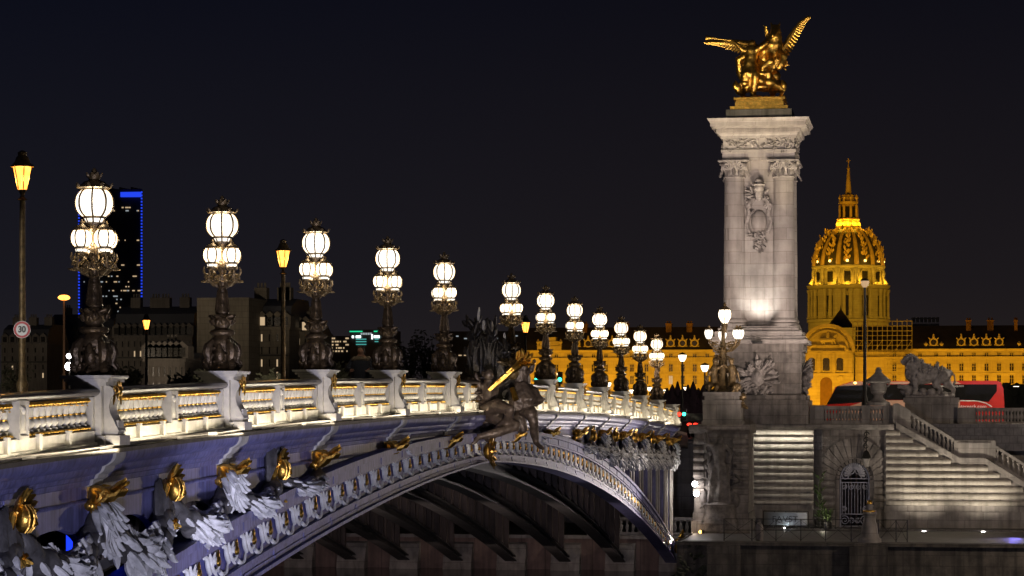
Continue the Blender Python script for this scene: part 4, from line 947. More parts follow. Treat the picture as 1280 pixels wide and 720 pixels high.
# ================================================================== CANDELABRA
def cage_mb(r, h, zc_, n=8, th=.012, low=True):
    m = MB()
    for i in range(n):
        a = 2*pi*i/n + .2; pts = []
        for j in range(9):
            t = -1 + 2*j/8; rr = r*1.03*(1 - abs(t)**2.6*.42); pts.append((rr*cos(a), rr*sin(a), zc_ + t*h))
        m.tube(pts, th, 5)
    m.lathe([(r*.62, zc_ - h - .02), (r*.66, zc_ - h), (r*.62, zc_ - h + .02)], (0, 0, 0), 16); m.lathe([(r*.72, zc_ + h - .03), (r*.80, zc_ + h - .01), (r*.75, zc_ + h + .02)], (0, 0, 0), 16)
    return m
def globe_mb(r, h, zc_):
    pr = []
    for j in range(11): t = -1 + 2*j/10; pr.append((r*(1 - abs(t)**2.6*.42), zc_ + t*h))
    return MB().lathe(pr, (0, 0, 0), 16)
def make_candelabrum():
    t = thing('candelabrum', 'x', 'lamp')
    m = MB()                                              # bulbous base with four volutes and shields
    m.lathe([(.26, 0), (.28, .03), (.24, .07), (.20, .12), (.19, .30), (.21, .45), (.23, .52), (.20, .60), (.15, .66)], (0, 0, 0), 16)
    for i in range(4):
        a = pi/4 + i*pi/2; d = Vector((cos(a), sin(a), 0)); z = Vector((0, 0, 1))
        m.tube([d*.31 + z*.03, d*.36 + z*.10, d*.30 + z*.20, d*.33 + z*.34, d*.30 + z*.46, d*.20 + z*.56], [.05, .075, .06, .09, .085, .05], 8)
        m.spiral(d*.31 + z*.13, .09, 1.4, .04, d, z, 0, 14, 6); m.spiral(d*.28 + z*.46, .085, 1.4, .04, d, z, 2, 14, 6)
        b = i*pi/2; e = Vector((cos(b), sin(b), 0)); m.ball(e*.20 + z*.30, (.10, .10, .15), 10, 8); s = e.cross(z)
        for q in range(8): m.ball(e*.24 + z*(.30 + .17*sin(q*pi/4)) + s*.12*cos(q*pi/4), .028, 6, 5)
        m.petal(e*.22 + z*.10, e*.4 + z*-.2, z, .14, .12, .4); m.petal(e*.2 + z*.5, e*.5 - z*.8, e, .2, .12, .4)
    m.build('base', M['basebronze'], t)
    MB().lathe([(.16, .655), (.22, .68), (.235, .715), (.22, .75), (.15, .775)], (0, 0, 0), 20).build('ring', M['basebronze'], t)
    m = MB(); m.lathe([(.15, .775), (.13, .80), (.17, .86), (.185, .95), (.16, 1.03), (.12, 1.07)], (0, 0, 0), 18)
    for i in range(4):
        a = i*pi/2 + .4; d = Vector((cos(a), sin(a), 0)); s = Vector((-sin(a), cos(a), 0)); z = Vector((0, 0, 1)); m.ball(d*.16 + z*.93, (.07, .07, .085), 8, 6); m.ball(d*.235 + z*.92, (.02, .02, .03), 6, 5)
        for e in (-1, 1): m.petal(d*.17 + s*e*.05 + z*.99, s*e + z*.3 + d*.4, d, .15, .08, .4); m.tube([d*.17 + s*e*.06 + z*.98, d*.2 + s*e*.12 + z*.93, d*.17 + s*e*.13 + z*.85], [.03, .035, .015], 6)
    m.build('mask_vase', M['basebronze'], t)
    m = MB(); pr = [(.12, 1.07), (.135, 1.10), (.125, 1.13), (.115, 1.18), (.085, 1.50), (.08, 1.53), (.10, 1.55), (.08, 1.575), (.11, 1.64), (.06, 1.68), (.06, 2.40)]
    m.lathe(pr, (0, 0, 0), 14)
    for i in range(8):
        a = i*pi/4; m.tube([(.125*cos(a), .125*sin(a), 1.12), (.115*cos(a), .115*sin(a), 1.22), (.084*cos(a), .084*sin(a), 1.5)], [.022, .018, .013], 5)
        m.petal((.09*cos(a), .09*sin(a), 1.55), (cos(a), sin(a), 1.2), (cos(a), sin(a), -.4), .17, .08, .4, .1)
    m.build('shaft', M['basebronze'], t)
    arm0 = g0 = None
    for i in range(4):
        a = pi/4 + i*pi/2 + .22; d = Vector((cos(a), sin(a), 0)); z = Vector((0, 0, 1)); s = Vector((-sin(a), cos(a), 0))
        if arm0 is None:
            m = MB(); D = Vector((1, 0, 0)); Sd = Vector((0, 1, 0))
            m.tube([D*.06 + z*1.66, D*.22 + z*1.60, D*.34 + z*1.68, D*.33 + z*1.80, D*.27 + z*1.86], [.03, .035, .032, .028, .04], 7)
            m.spiral(D*.20 + z*1.74, .11, 1.7, .024, D, z, 3, 18, 5); m.spiral(D*.36 + z*1.71, .08, 1.5, .02, D, z, 0, 16, 5)
            for e in (-1, 1):
                m.spiral(D*.24 + Sd*e*.13 + z*1.72, .085, 1.5, .02, Sd*e, z, 3, 14, 5); m.petal(D*.3 + Sd*e*.04 + z*1.66, D*.5 + Sd*e*.8 - z*.2, z, .16, .07, .4, .2)
                m.petal(D*.12 + Sd*e*.05 + z*1.82, D*.4 + Sd*e*.6 + z*.6, -z, .2, .07, .4, .2); m.tube([D*.36 + Sd*e*.05 + z*1.74, D*.40 + Sd*e*.08 + z*1.84, D*.37 + Sd*e*.09 + z*1.92], [.016, .018, .008], 5)
            m.lathe([(.05, 1.85), (.09, 1.88), (.10, 1.91), (.09, 1.93)], D*.25, 10)
            o = arm0 = m.build('arm', M['bronze'], t)
        else: o = put(arm0, t, (0, 0, 0))
        o.rotation_euler = (0, 0, a)
        if g0 is None:
            m = globe_mb(.160, .142, .26); m.lathe([(.075, .0), (.10, .085)], (0, 0, 0), 12); g0 = m.build('small_globe', M['smallglass'], t); o = g0
            c0_ = cage_mb(.160, .142, .26, 6, .013); 
            for q in range(6): b = q*pi/3; c0_.tube([(.078*cos(b), .078*sin(b), 0), (.102*cos(b), .102*sin(b), .09)], .008, 4)
            c0_.lathe([(.125, .405), (.105, .43), (.05, .47), (.025, .49), (.035, .51), (.01, .55)], (0, 0, 0), 12); c0_.build('cage', M['bronze'], g0); cc = g0.children[0]
        else: o = put(g0, t, (0, 0, 0)); put(cc, o, (0, 0, 0))
        o.location = d*.25 + z*1.88
    m = globe_mb(.285, .225, 2.70); m.lathe([(.12, 2.40), (.16, 2.465)], (0, 0, 0), 16); g = m.build('top_globe', M['lanternglass'], t)
    c = cage_mb(.285, .225, 2.70, 8, .017)
    for q in range(8): b = q*pi/4 + .2; c.tube([(.124*cos(b), .124*sin(b), 2.39), (.166*cos(b), .166*sin(b), 2.47)], .014, 4)
    c.build('cage', M['bronze'], g)
    m = MB(); m.lathe([(.07, 2.20), (.13, 2.26), (.18, 2.34), (.19, 2.38), (.13, 2.40)], (0, 0, 0), 14)
    for q in range(8): b = q*pi/4; m.petal((.08*cos(b), .08*sin(b), 2.16), (cos(b), sin(b), .7), (cos(b), sin(b), -.5), .22, .09, .4, .15)
    m.build('collar', M['bronze'], t)
    m = MB(); m.lathe([(.235, 2.92), (.27, 2.935), (.26, 2.955), (.19, 3.0), (.165, 3.03), (.10, 3.05), (.085, 3.07), (.10, 3.10), (.105, 3.13), (.07, 3.16), (.03, 3.18), (.05, 3.20), (.01, 3.25)], (0, 0, 0), 18)
    for q in range(8): b = q*pi/4; m.petal((.25*cos(b), .25*sin(b), 2.935), (cos(b)*.6, sin(b)*.6, 1), (cos(b), sin(b), 0), .09, .07, .4); m.petal((.09*cos(b), .09*sin(b), 3.1), (cos(b)*.5, sin(b)*.5, 1), (cos(b), sin(b), 0), .09, .06, .4)
    m.build('cap', M['bronze'], t)
    for i in range(4):
        a = pi/4 + i*pi/2 + .22; l = point((.25*cos(a), .25*sin(a), 2.13), 48, (1, .84, .58), .10); l.parent = t
    l = point((0, 0, 2.70), 80, (1, .84, .58), .15); l.parent = t
    return t
LL = [None, 'tallest and nearest lit bronze candelabrum, standing before the blue-edged tower',
 'second lit bronze candelabrum from the left, before the tall pale gable', 'third lit bronze candelabrum from the left, beside the orange street lamp',
 'fourth lit bronze candelabrum from the left, beside the green-lit building', 'lit bronze candelabrum just left of the dark seaweed sculpture',
 'lit bronze candelabrum rising directly behind the dark seaweed and nymph sculpture', 'first lit bronze candelabrum right of the small orange lantern behind the nymphs',
 'fifth lit bronze candelabrum from the far end of the balustrade', 'fourth lit bronze candelabrum from the far end of the balustrade',
 'third lit bronze candelabrum from the far end of the balustrade', 'second lit bronze candelabrum from the far end of the balustrade', 'smallest and farthest lit bronze candelabrum on the balustrade']
cand = make_candelabrum(); n = 0
for p in NP:
    if p < 36 or p > 121: continue
    o = cand if n == 0 else copy_tree(cand); n += 1
    o.location = (-12.8, p, zt(p)); o.rotation_euler = (0, 0, random.choice((0, 0, pi/2)) + random.uniform(-.06, .06))
    tag(o, LL[n], 'lamp', 'candelabra along the bridge balustrade')
# ================================================================== KEYSTONE GROUP
kg = thing('nymph_sculpture', 'dark bronze group of two nymphs with a gilded torch at the crown of the arch', 'sculpture', (-12.2, YC, -1.0))
def K(px, py, Y): return P(px, py, Y)
m = MB()                                              # nearer nymph, seated, leg drawn back
limb(m, [K(609, 509, 70.6), K(611, 497, 70.5), K(613, 486, 70.4), K(614, 480, 70.3)], [0.292, 0.234, 0.257, 0.234], 10)
limb(m, [K(613, 478, 70.3), K(611, 473, 70.2)], [0.105, 0.117], 8); m.ball(K(611, 468, 70.1), (.145, .16, .17), 12, 8); m.ball(K(606, 466.5, 70.25), (.11, .11, .10), 10, 8); m.petal(K(616, 469, 70.05), (1, -.3, -.4), (0, -1, 0), .08, .06, .5)
limb(m, [K(608, 513, 70.3), K(622, 507, 69.9), K(638, 512, 69.6)], [0.246, 0.211, 0.14], 10); limb(m, [K(638, 512, 69.6), K(634, 526, 69.8), K(616, 541, 70.0)], [0.14, 0.135, 0.0819], 10)
limb(m, [K(607, 516, 70.6), K(622, 523, 70.2), K(645, 531, 69.9)], [0.246, 0.211, 0.146], 10); limb(m, [K(645, 533, 69.9), K(620, 541, 69.6), K(598, 546, 69.4)], [0.14, 0.14, 0.0877], 10)
limb(m, [K(598, 546, 69.4), K(594, 552, 69.3), K(590, 555, 69.25)], [0.0877, 0.0702, 0.0468], 8); limb(m, [K(616, 541, 70.0), K(611, 548, 69.9)], [0.076, 0.0526], 8)
limb(m, [K(617, 482, 70.2), K(624, 480, 69.9), K(630, 470, 69.7)], [0.117, 0.0936, 0.0643], 8); m.ball(K(631, 468.5, 69.65), (.06, .05, .07), 8, 6)
for q in range(4): limb(m, [K(630 + q*.9, 468, 69.62), K(632 + q, 466.5, 69.55)], [0.0211, 0.0164], 5)
limb(m, [K(608, 483, 70.4), K(599, 482, 70.2), K(595, 470, 70.1)], [0.117, 0.0936, 0.0643], 8); m.ball(K(595, 467.5, 70.1), (.055, .05, .07), 8, 6)
fuse(m, 'seated_nymph', M['darkbronze'], kg, .028, .02, .2, 3)
m = MB()                                              # farther nymph, draped, seen from behind
limb(m, [K(650, 505, 72.4), K(650, 490, 72.3), K(651, 474, 72.2), K(651, 464, 72.1)], [0.351, 0.281, 0.304, 0.234], 10); limb(m, [K(654, 459, 72.0), K(657, 454, 72.0)], [0.105, 0.117], 8); m.ball(K(658, 448, 72.0), (.15, .15, .17), 12, 8)
limb(m, [K(655, 508, 72.3), K(664, 518, 72.0), K(667, 526, 72.0)], [0.281, 0.211, 0.152], 10); limb(m, [K(667, 526, 72.0), K(668, 541, 72.2), K(670, 553, 72.3)], [0.152, 0.14, 0.0877], 10); limb(m, [K(670, 553, 72.3), K(676, 559, 72.1), K(679, 561, 72)], [0.0877, 0.0702, 0.0468], 8)
limb(m, [K(646, 508, 72.6), K(650, 526, 72.4), K(654, 536, 72.4)], [0.257, 0.199, 0.14], 10)
limb(m, [K(647, 467, 72.1), K(640, 470, 71.8), K(634, 466, 71.5)], [0.129, 0.0994, 0.0702], 8); limb(m, [K(656, 467, 72.1), K(664, 462, 71.9), K(667, 453, 71.9)], [0.129, 0.0994, 0.0702], 8); m.ball(K(668, 451, 71.9), .06, 8, 6); m.ball(K(633, 465, 71.5), .06, 8, 6)
fuse(m, 'standing_nymph', M['darkbronze'], kg, .03, .02, .2, 3)
m = MB()                                              # dark drapery blown to the right
for q in range(9): x = 640 + 3.2*q; m.tube([K(646 + q, 478, 72.0 - .04*(q % 2)), K(x + 2, 500, 71.9 - .1*(q % 2)), K(x - 1, 517 - 1.2*q, 71.8)], [.10, .16, .07], 7)
m.tube([K(655, 482, 72.2), K(668, 490, 72.1), K(676, 501, 72.0), K(683, 499, 72.0)], [.12, .16, .10, .03], 8); m.tube([K(660, 500, 72.2), K(671, 505, 72.1), K(680, 503, 72.0)], [.12, .09, .02], 8)
fuse(m, 'drapery', M['darkbronze'], kg, .035, .05, .15, 2)
m = MB(); m.tube([K(611, 487, 69.7), K(624, 477, 69.65), K(640, 463, 69.7), K(650, 455, 69.9)], [.055, .085, .10, .12], 8)
for q in range(4): a = q*pi/2; m.tube([K(612 + 1.2*cos(a), 487 + 1.2*sin(a), 69.62), K(640 + 2.4*cos(a), 462 + 2.2*sin(a), 69.6)], .03, 5)
for q in range(14): m.petal(K(648 + random.uniform(-3, 14), 456 - random.uniform(-3, 8), 69.9), (random.uniform(-.3, 1), random.uniform(-.4, .1), random.uniform(-.2, 1)), (0, -1, 0), random.uniform(.22, .42), .12, .4, .2)
m.build('gilded_torch', M['gold'], kg, world=True); MB().tube([K(640, 485, 71.2), K(645, 500, 71.1)], [.07, .09], 8).build('gilded_sash', M['gold'], kg, world=True)
m = MB(); rnd = random.Random(4)                      # crown of leaves about the head
for q in range(18): a = q*2*pi/18; m.petal(K(640, 462, 70.9) + Vector((.22*cos(a), .1*sin(a), .12)), (cos(a)*.7, sin(a)*.4, .6 + .4*sin(a)), (cos(a), sin(a), 0), .28, .12, .4, .1)
m.ball(K(640, 466, 71), (.22, .2, .2), 10, 8); m.build('leaf_crown', M['bronze'], kg, world=True)
m = MB()                                              # seaweed, shells and rocks between the two
for q in range(150):
    t = rnd.random(); px = rnd.uniform(586, 640) - 4*t; pb = 500 - 92*t if px < 622 else 500 - 62*t
    a = rnd.uniform(0, 2*pi); m.petal(K(px, pb, rnd.uniform(71.3, 72.8)), (cos(a)*.8, rnd.uniform(-.8, .3), abs(sin(a)) + .3), (rnd.uniform(-.3, 1), -1, 0), rnd.uniform(.22, .5), rnd.uniform(.1, .2), .5, rnd.uniform(-.2, .3))
for (a, b, h, w) in ((594, 500, 425, .36), (607, 500, 420, .40), (622, 500, 438, .40), (634, 500, 445, .32)): m.tube([K(a, b, 72), K(a, (b + h)/2, 72), K(a - 3, h, 72)], [w, w*.8, w*.25], 10)
for q in range(16): m.tube([K(590 + 3*q, 470, 71.6), K(588 + 3.2*q + rnd.uniform(-4, 4), 440, 71.5), K(590 + 3*q + rnd.uniform(-6, 6), 418 + abs(q - 5)*2.2, 71.6)], [.07, .06, .02], 6)
m.build('seaweed', M['seaweedb'], kg, world=True)
m = MB()
for (px, pb, h) in ((597.5, 405, .52), (604, 413, .26), (593, 415, .20), (605, 405, .12), (631, 424, .2)): m.petal(K(px, pb, 71.5), (random.uniform(-.12, .12), -.1, 1), (1, -1, 0), h, .10, .5, 0)
m.build('pale_lit_tips', M['paintwhite'], kg, world=True)  # pale paint stands in for light catching the seaweed tips
m = MB(); limb(m, [K(594, 492, 70.9), K(600, 500, 70.9), K(606, 520, 70.9), K(612, 545, 71)], [.3, .34, .32, .2], 8)
for q in range(20): m.ball(K(rnd.uniform(590, 604), rnd.uniform(474, 505), 70.6), rnd.uniform(.07, .14), 7, 5)
for q in range(18): a = rnd.uniform(0, 2*pi); m.petal(K(rnd.uniform(590, 606), rnd.uniform(480, 508), 70.4), (cos(a), -.5, sin(a)), (0, -1, 0), .26, .14, .5, .2)
m.build('rock_seat', M['darkbronze'], kg, world=True)
spot((-8.5, 57, -2.8), (-11.9, 70.5, -.35), 5200, (1, .84, .66), 15, .7, .3)  # unseen key spot over the river, added to bring out the nymphs
# ================================================================== PUTTI LAMP by the pylon
Yq = 127.3
pd = thing('lamp_pedestal', 'square pale stone pedestal under the cherub lamp at the end of the bridge', 'pedestal', (X_at(904, Yq), Yq, TER))
def Q(px, py, dy=0): return P(px, py, Yq + dy)
kq = 1/ppm(904, Yq); qx = X_at(904, Yq)
m = MB(); zq = lambda py: (506 - py)*kq
for (w, a, b) in ((25, 531, 526), (23.5, 526, 503), (24.2, 503, 500), (21.5, 500, 495), (23.5, 495, 490)): m.box((qx, Yq, (zq(a) + zq(b))/2), (2*w*kq, 2*w*kq, zq(b) - zq(a) - .003))
m.build('block', M['smooth'], pd, world=True)
cl = thing('cherub_lamp', 'bronze lamp with cherubs round its stem and five small globes, on a stone pedestal', 'lamp', (qx, Yq, zq(490)))
rnd = random.Random(12)
for (px, lean, dy) in ((893, -1, -.35), (915, 1, -.55), (904, 0, .5)):
    m = MB(); b = px
    limb(m, [Q(b, 478, dy), Q(b + lean, 468, dy), Q(b, 460, dy)], [.22, .19, .19], 9); limb(m, [Q(b, 457, dy), Q(b - lean, 451, dy - .05)], [.08, .155], 9)
    limb(m, [Q(b - 2, 480, dy), Q(b + 6*lean - 1, 482, dy - .35), Q(b + 7*lean, 489, dy - .3)], [.16, .13, .08], 8); limb(m, [Q(b + 2, 480, dy), Q(b + 3, 484, dy - .4), Q(b + 1, 490, dy - .35)], [.16, .13, .08], 8)
    limb(m, [Q(b + 3*lean, 461, dy), Q(b + 7*lean, 466, dy - .15), Q(b + 9*lean, 474, dy - .1)], [.09, .075, .055], 8); limb(m, [Q(b - 3*lean, 461, dy), Q(904, 456, dy), Q(904, 448, dy*.6)], [.09, .075, .055], 8)
    m.ball(Q(b + 9.5*lean, 476, dy - .1), .07, 7, 6)
    fuse(m, 'cherub', M['bronze'], cl, .04, .015, .2, 2)
m = MB(); m.lathe([(.60, 0), (.66, .08), (.5, .2), (.34, .45), (.26, .9), (.24, 1.4), (.2, 1.9), (.15, 2.4), (.1, 2.6), (.09, 3.8)], (qx, Yq, zq(490)), 14)
for q in range(60): t = rnd.random(); a = rnd.uniform(0, 2*pi); r = .28 - .1*t; m.petal((qx + r*cos(a), Yq + r*sin(a), zq(486) + 2.2*t), (cos(a), sin(a), rnd.uniform(-.4, .8)), (cos(a), sin(a), 0), rnd.uniform(.2, .42), .14, .5, .2)
for (px, pb) in ((922, 484), (928, 496), (926, 505), (886, 482)): m.ball(Q(px, pb, -.3), (.22, .2, .22), 8, 6); m.petal(Q(px, pb, -.4), (random.uniform(-1, 1), -.3, random.uniform(-1, 1)), (0, -1, 0), .5, .22, .4)
m.build('stem', M['bronze'], cl, world=True)
for i, (px, pb, dy) in enumerate(((886, 417, -.3), (921, 417, -.5), (925, 417, .5), (903, 419, .75))):
    m = MB(); m.tube([Q(905, 440, 0), Q((px + 905)/2, 438, dy*.5), Q(px + (2 if px < 905 else -2), 431, dy), Q(px, 424, dy)], [.05, .06, .05, .07], 7); m.spiral(Q((px + 905)/2, 432, dy*.6), .2, 1.5, .04, (1, 0, 0), (0, 0, 1), 1, 16, 6)
    for q in range(5): m.petal(Q((px*.7 + 905*.3), 430, dy*.8), (rnd.uniform(-1, 1), rnd.uniform(-1, 1), rnd.uniform(-.6, 1)), (0, -1, 0), .25, .1, .4, .2)
    m.build('arm', M['bronze'], cl, world=True)
    m = MB(); c = Q(px, pb, dy); m.lathe([(.10, -.27), (.15, -.2), (.21, -.05), (.22, .08), (.18, .2)], c, 14); g = m.build('small_globe', M['smallglass'], cl, world=True)
    m = MB()
    for q in range(6): a = q*pi/3; m.tube([c + Vector((r*cos(a), r*sin(a), z)) for r, z in ((.105, -.27), (.155, -.2), (.215, -.05), (.225, .08), (.185, .2))], .014, 4)
    m.lathe([(.2, .19), (.17, .24), (.06, .32), (.07, .36), (.01, .44)], c, 12); m.build('cage', M['bronze'], g, world=True)
c = Q(906, 394, 0); m = MB(); m.lathe([(.14, -.42), (.20, -.30), (.31, -.1), (.33, .08), (.27, .28)], c, 16); g = m.build('top_globe', M['plazaglass'], cl, world=True)
m = MB()
for q in range(8): a = q*pi/4; m.tube([c + Vector((r*cos(a), r*sin(a), z)) for r, z in ((.145, -.42), (.205, -.3), (.315, -.1), (.335, .08), (.275, .28))], .018, 4)
m.lathe([(.3, .27), (.27, .33), (.1, .45), (.06, .5), (.09, .55), (.02, .68)], c, 14); m.lathe([(.09, -.9), (.15, -.5), (.14, -.42)], c, 12); m.build('cage', M['bronze'], g, world=True)
# ================================================================== LION, URN, LAMP POSTS, TERRACE
Yl = 135.4; kl = 1/ppm(1163, Yl)
lp = thing('statue_pedestal', 'wide plain stone pedestal carrying the lion statue', 'pedestal', (X_at(1164, Yl), Yl, TER))
def Lp(px, py, dy=0): return P(px, py, Yl + dy)
m = MB(); a, b = X_at(1131, Yl - .9), X_at(1198, Yl - .9)
m.bx(a, b, Yl - .9, Yl + .9, TER - .05, Lp(1160, 503).z); m.bx(a - .08, b + .05, Yl - .95, Yl + .95, Lp(1160, 503).z + .002, Lp(1160, 497).z); m.build('block', M['smooth'], lp, world=True)
ln = thing('lion_statue', 'weathered stone lion striding left with a curved tail, on a plain pedestal', 'statue', (X_at(1164, Yl), Yl, Lp(1160, 497).z))
m = MB()
limb(m, [Lp(1142, 467), Lp(1152, 470), Lp(1164, 469), Lp(1176, 467), Lp(1181, 469)], [.50, .50, .43, .40, .36], 12)          # chest, barrel, loin
limb(m, [Lp(1146, 462), Lp(1141, 455), Lp(1138, 450)], [.52, .46, .36], 12)                                              # mane
m.ball(Lp(1134, 449.5, -.1), (.24, .22, .24), 10, 8); limb(m, [Lp(1132, 450, -.12), Lp(1128, 452, -.15)], [.16, .13], 8); limb(m, [Lp(1131, 454, -.12), Lp(1129, 455, -.14)], [.10, .08], 7)
for dy in (-.2, .2): m.ball(Lp(1138, 443, dy), (.09, .07, .10), 7, 5)
for q in range(26): a = q*.72; m.petal(Lp(1142 + 7*cos(a), 458 + 12*sin(a), -.25 + .3*cos(q)), (cos(a)*.5 - .1, -.35, -.9), (0, -1, 0), .34, .2, .5, .2)
limb(m, [Lp(1143, 472, -.25), Lp(1144, 483, -.3), Lp(1143, 493, -.3)], [.25, .17, .14], 9); limb(m, [Lp(1143, 494, -.3), Lp(1138, 495.5, -.35)], [.13, .12], 8)
limb(m, [Lp(1146, 472, .28), Lp(1139, 482, .3), Lp(1133, 489, .3)], [.24, .16, .13], 9)
limb(m, [Lp(1179, 470, -.22), Lp(1170, 480, -.3), Lp(1176, 487, -.28), Lp(1171, 494, -.28)], [.34, .23, .13, .12], 9); limb(m, [Lp(1171, 495, -.28), Lp(1166, 495.5, -.3)], [.12, .11], 8)
limb(m, [Lp(1181, 470, .22), Lp(1184, 480, .25), Lp(1192, 487, .25), Lp(1190, 494, .25)], [.33, .23, .13, .12], 9); limb(m, [Lp(1190, 495, .25), Lp(1185, 495.5, .25)], [.12, .1], 8)
limb(m, [Lp(1183, 463), Lp(1189, 464), Lp(1193, 470), Lp(1194, 477), Lp(1192, 480)], [.10, .07, .06, .06, .08], 7)
fuse(m, 'lion_body', M['stonec'], ln, .045, .05, .22, 2)
m = MB(); rnd = random.Random(9)                      # garland over its back, prey and rocks under it
for q in range(30): a = rnd.uniform(0, 2*pi); t = rnd.random(); m.petal(Lp(1150 + 28*t, 458 + 6*t + rnd.uniform(-3, 4), -.3), (cos(a), -.3, sin(a) + .4), (0, -1, 0), rnd.uniform(.25, .5), .16, .5, .2)
m.build('garland', M['stonec'], ln, world=True)
m = MB()
for q in range(26): t = rnd.random(); m.ball(Lp(1132 + 58*t, 494 - rnd.uniform(0, 9)*sin(pi*min(1, .2 + t)), rnd.uniform(-.4, .5)), (rnd.uniform(.15, .35), .3, rnd.uniform(.1, .24)), 8, 6)
m.box((X_at(1162, Yl), Yl, Lp(1160, 495.5).z), (60*kl, 1.6, .12)); limb(m, [Lp(1124, 483, -.2), Lp(1132, 485, -.2), Lp(1142, 486, -.2)], [.13, .16, .18], 8)
fuse(m, 'rocky_base', M['stonec'], ln, .05, .06, .25, 2)
un = thing('stone_urn', 'lidded grey stone urn with handles on the terrace balustrade corner', 'urn', P(1098, 507, 131.4)[:])
ku = 1/ppm(1098, 131.4); m = MB(); m.lathe([(15*ku, 0), (15*ku, 4*ku), (10*ku, 6*ku), (6*ku, 10*ku), (5.5*ku, 13*ku), (9*ku, 16*ku), (10.5*ku, 22*ku), (9*ku, 28*ku)], (0, 0, 0), 18)
m.build('bowl', M['smooth'], un)
MB().lathe([(9*ku, 28*ku), (15*ku, 30*ku), (14.5*ku, 32*ku), (9*ku, 37*ku), (4.5*ku, 41*ku), (4*ku, 44*ku), (2*ku, 48*ku)], (0, 0, 0), 18).build('lid', M['smooth'], un)
for s in (-1, 1): m = MB(); m.spiral((s*11*ku, 0, 27*ku), 4.5*ku, 1.3, 1.5*ku, (s, 0, 0), (0, 0, 1), 2, 14, 6); m.ball((s*13*ku, 0, 31*ku), 2.6*ku, 8, 6); m.build('handle', M['smooth'], un)
def post_lamp(name, label, px, ytop, ybase, Y, glass, kind='lantern', group=None, pole=M['iron'], k=None, pw=.07, light=0, lcol=(1, .6, .2)):
    b = P(px, ybase, Y); H = P(px, ytop, Y).z - b.z; t = thing(name, label, 'street lamp', b[:], group)
    s = k or H/6.5
    if kind == 'lantern':                                 # six sided lantern tapering down, under a domed cap
        hl = .62*s
        m = MB(); m.lathe([(.24*s, 0), (.26*s, .1*s), (.17*s, .22*s), (.20*s, .5*s), (.13*s, .6*s), (.17*s, .8*s), (.11*s, .95*s), (pw, 1.15*s), (pw*.75, H - 1.35*s), (pw*1.5, H - 1.33*s), (pw*.8, H - 1.28*s), (.05*s, H - 1.2*s), (.12*s, H - 1.06*s)], (0, 0, 0), 12); m.build('pole', pole, t)
        MB().lathe([(.13*s, H - 1.05*s), (.26*s, H - .45*s)], (0, 0, 0), 6).build('lantern_glass', glass, t)
        m = MB(); m.lathe([(.31*s, H - .45*s), (.28*s, H - .40*s), (.20*s, H - .30*s), (.17*s, H - .2*s), (.12*s, H - .14*s), (.13*s, H - .06*s), (.04*s, H)], (0, 0, 0), 12)
        for q in range(6): a = q*pi/3; m.tube([(.132*s*cos(a), .132*s*sin(a), H - 1.05*s), (.265*s*cos(a), .265*s*sin(a), H - .45*s)], .016*s, 4); m.ball((.29*s*cos(a), .29*s*sin(a), H - .42*s), .04*s, 6, 5)
        m.build('cap', pole, t); zl_ = H - .75*s
    elif kind == 'globe':
        m = MB(); m.lathe([(pw*1.8, 0), (pw*1.6, .5*s), (pw, .7*s), (pw*.7, H - .45*s)], (0, 0, 0), 8); m.build('pole', pole, t)
        MB().lathe([(.09*s, H - .45*s), (.17*s, H - .3*s), (.2*s, H - .15*s)], (0, 0, 0), 10).build('lantern_glass', glass, t)
        MB().lathe([(.21*s, H - .149*s), (.15*s, H - .08*s), (.04*s, H - .03*s), (.01, H)], (0, 0, 0), 10).build('cap', pole, t); zl_ = H - .28*s
    else:                                                # modern mast with a flat head
        m = MB(); m.lathe([(pw*1.5, 0), (pw, 1), (pw*.6, H)], (0, 0, 0), 8); m.build('pole', pole, t)
        m = MB(); m.ball((0, 0, H), (.5*s, .5*s, .22*s), 12, 8); m.build('lamp_head', glass, t); zl_ = H
    if light: l = point((0, 0, zl_), light, lcol, .12*s); l.parent = t
    return t
post_lamp('street_lamp', 'tall orange street lamp with a round 30 sign on its post, at the left edge', 28, 188, 518, 65, M['sodium'], k=1.02, pw=.10, pole=M['bronze'], light=160, lcol=(1, .5, .12))
post_lamp('street_lamp', 'orange street lamp between the second and third candelabra', 354, 299, 512, 92, M['sodium'], k=1.0, pw=.10, pole=M['bronze'], light=160, lcol=(1, .5, .12))
post_lamp('street_lamp', 'small orange street lamp right of the seaweed sculpture', 657, 394, 512, 150, M['sodium'], k=1.0, pw=.09, light=160, lcol=(1, .5, .12))
post_lamp('street_lamp', 'distant orange street lamp before the dark riverside houses', 183, 392, 500, 240, M['sodium'], k=1.5, pw=.16)
post_lamp('street_lamp', 'tall distant mast lamp glowing orange, left of the blue-edged tower', 80, 372, 520, 330, M['sodium'], 'mast', k=1.7, pw=.22, pole=M['brickch'])
post_lamp('street_lamp', 'dark bowl lamp high on a thin post before the golden dome', 1081, 347, 512, 137, M['dimglass'], 'globe', k=1.2, pw=.10)
post_lamp('street_lamp', 'white lantern post left of the cherub lamp, the taller of two', 853, 440, 530, 165, M['plazaglass'], 'globe', k=1.4, pw=.08, light=120, lcol=(1, .8, .55))
post_lamp('street_lamp', 'white lantern post close beside the cherub figures', 881, 453, 530, 168, M['plazaglass'], 'globe', k=1.4, pw=.08, light=120, lcol=(1, .8, .55))
post_lamp('street_lamp', 'white double-height lantern at the right edge beyond the coach', 1271, 478, 512, 215, M['plazaglass'], 'globe', k=2.2, pw=.08)
post_lamp('street_lamp', 'white lantern just left of the rightmost lantern, beyond the coach', 1266.5, 480, 512, 219, M['plazaglass'], 'globe', k=2.0, pw=.08)
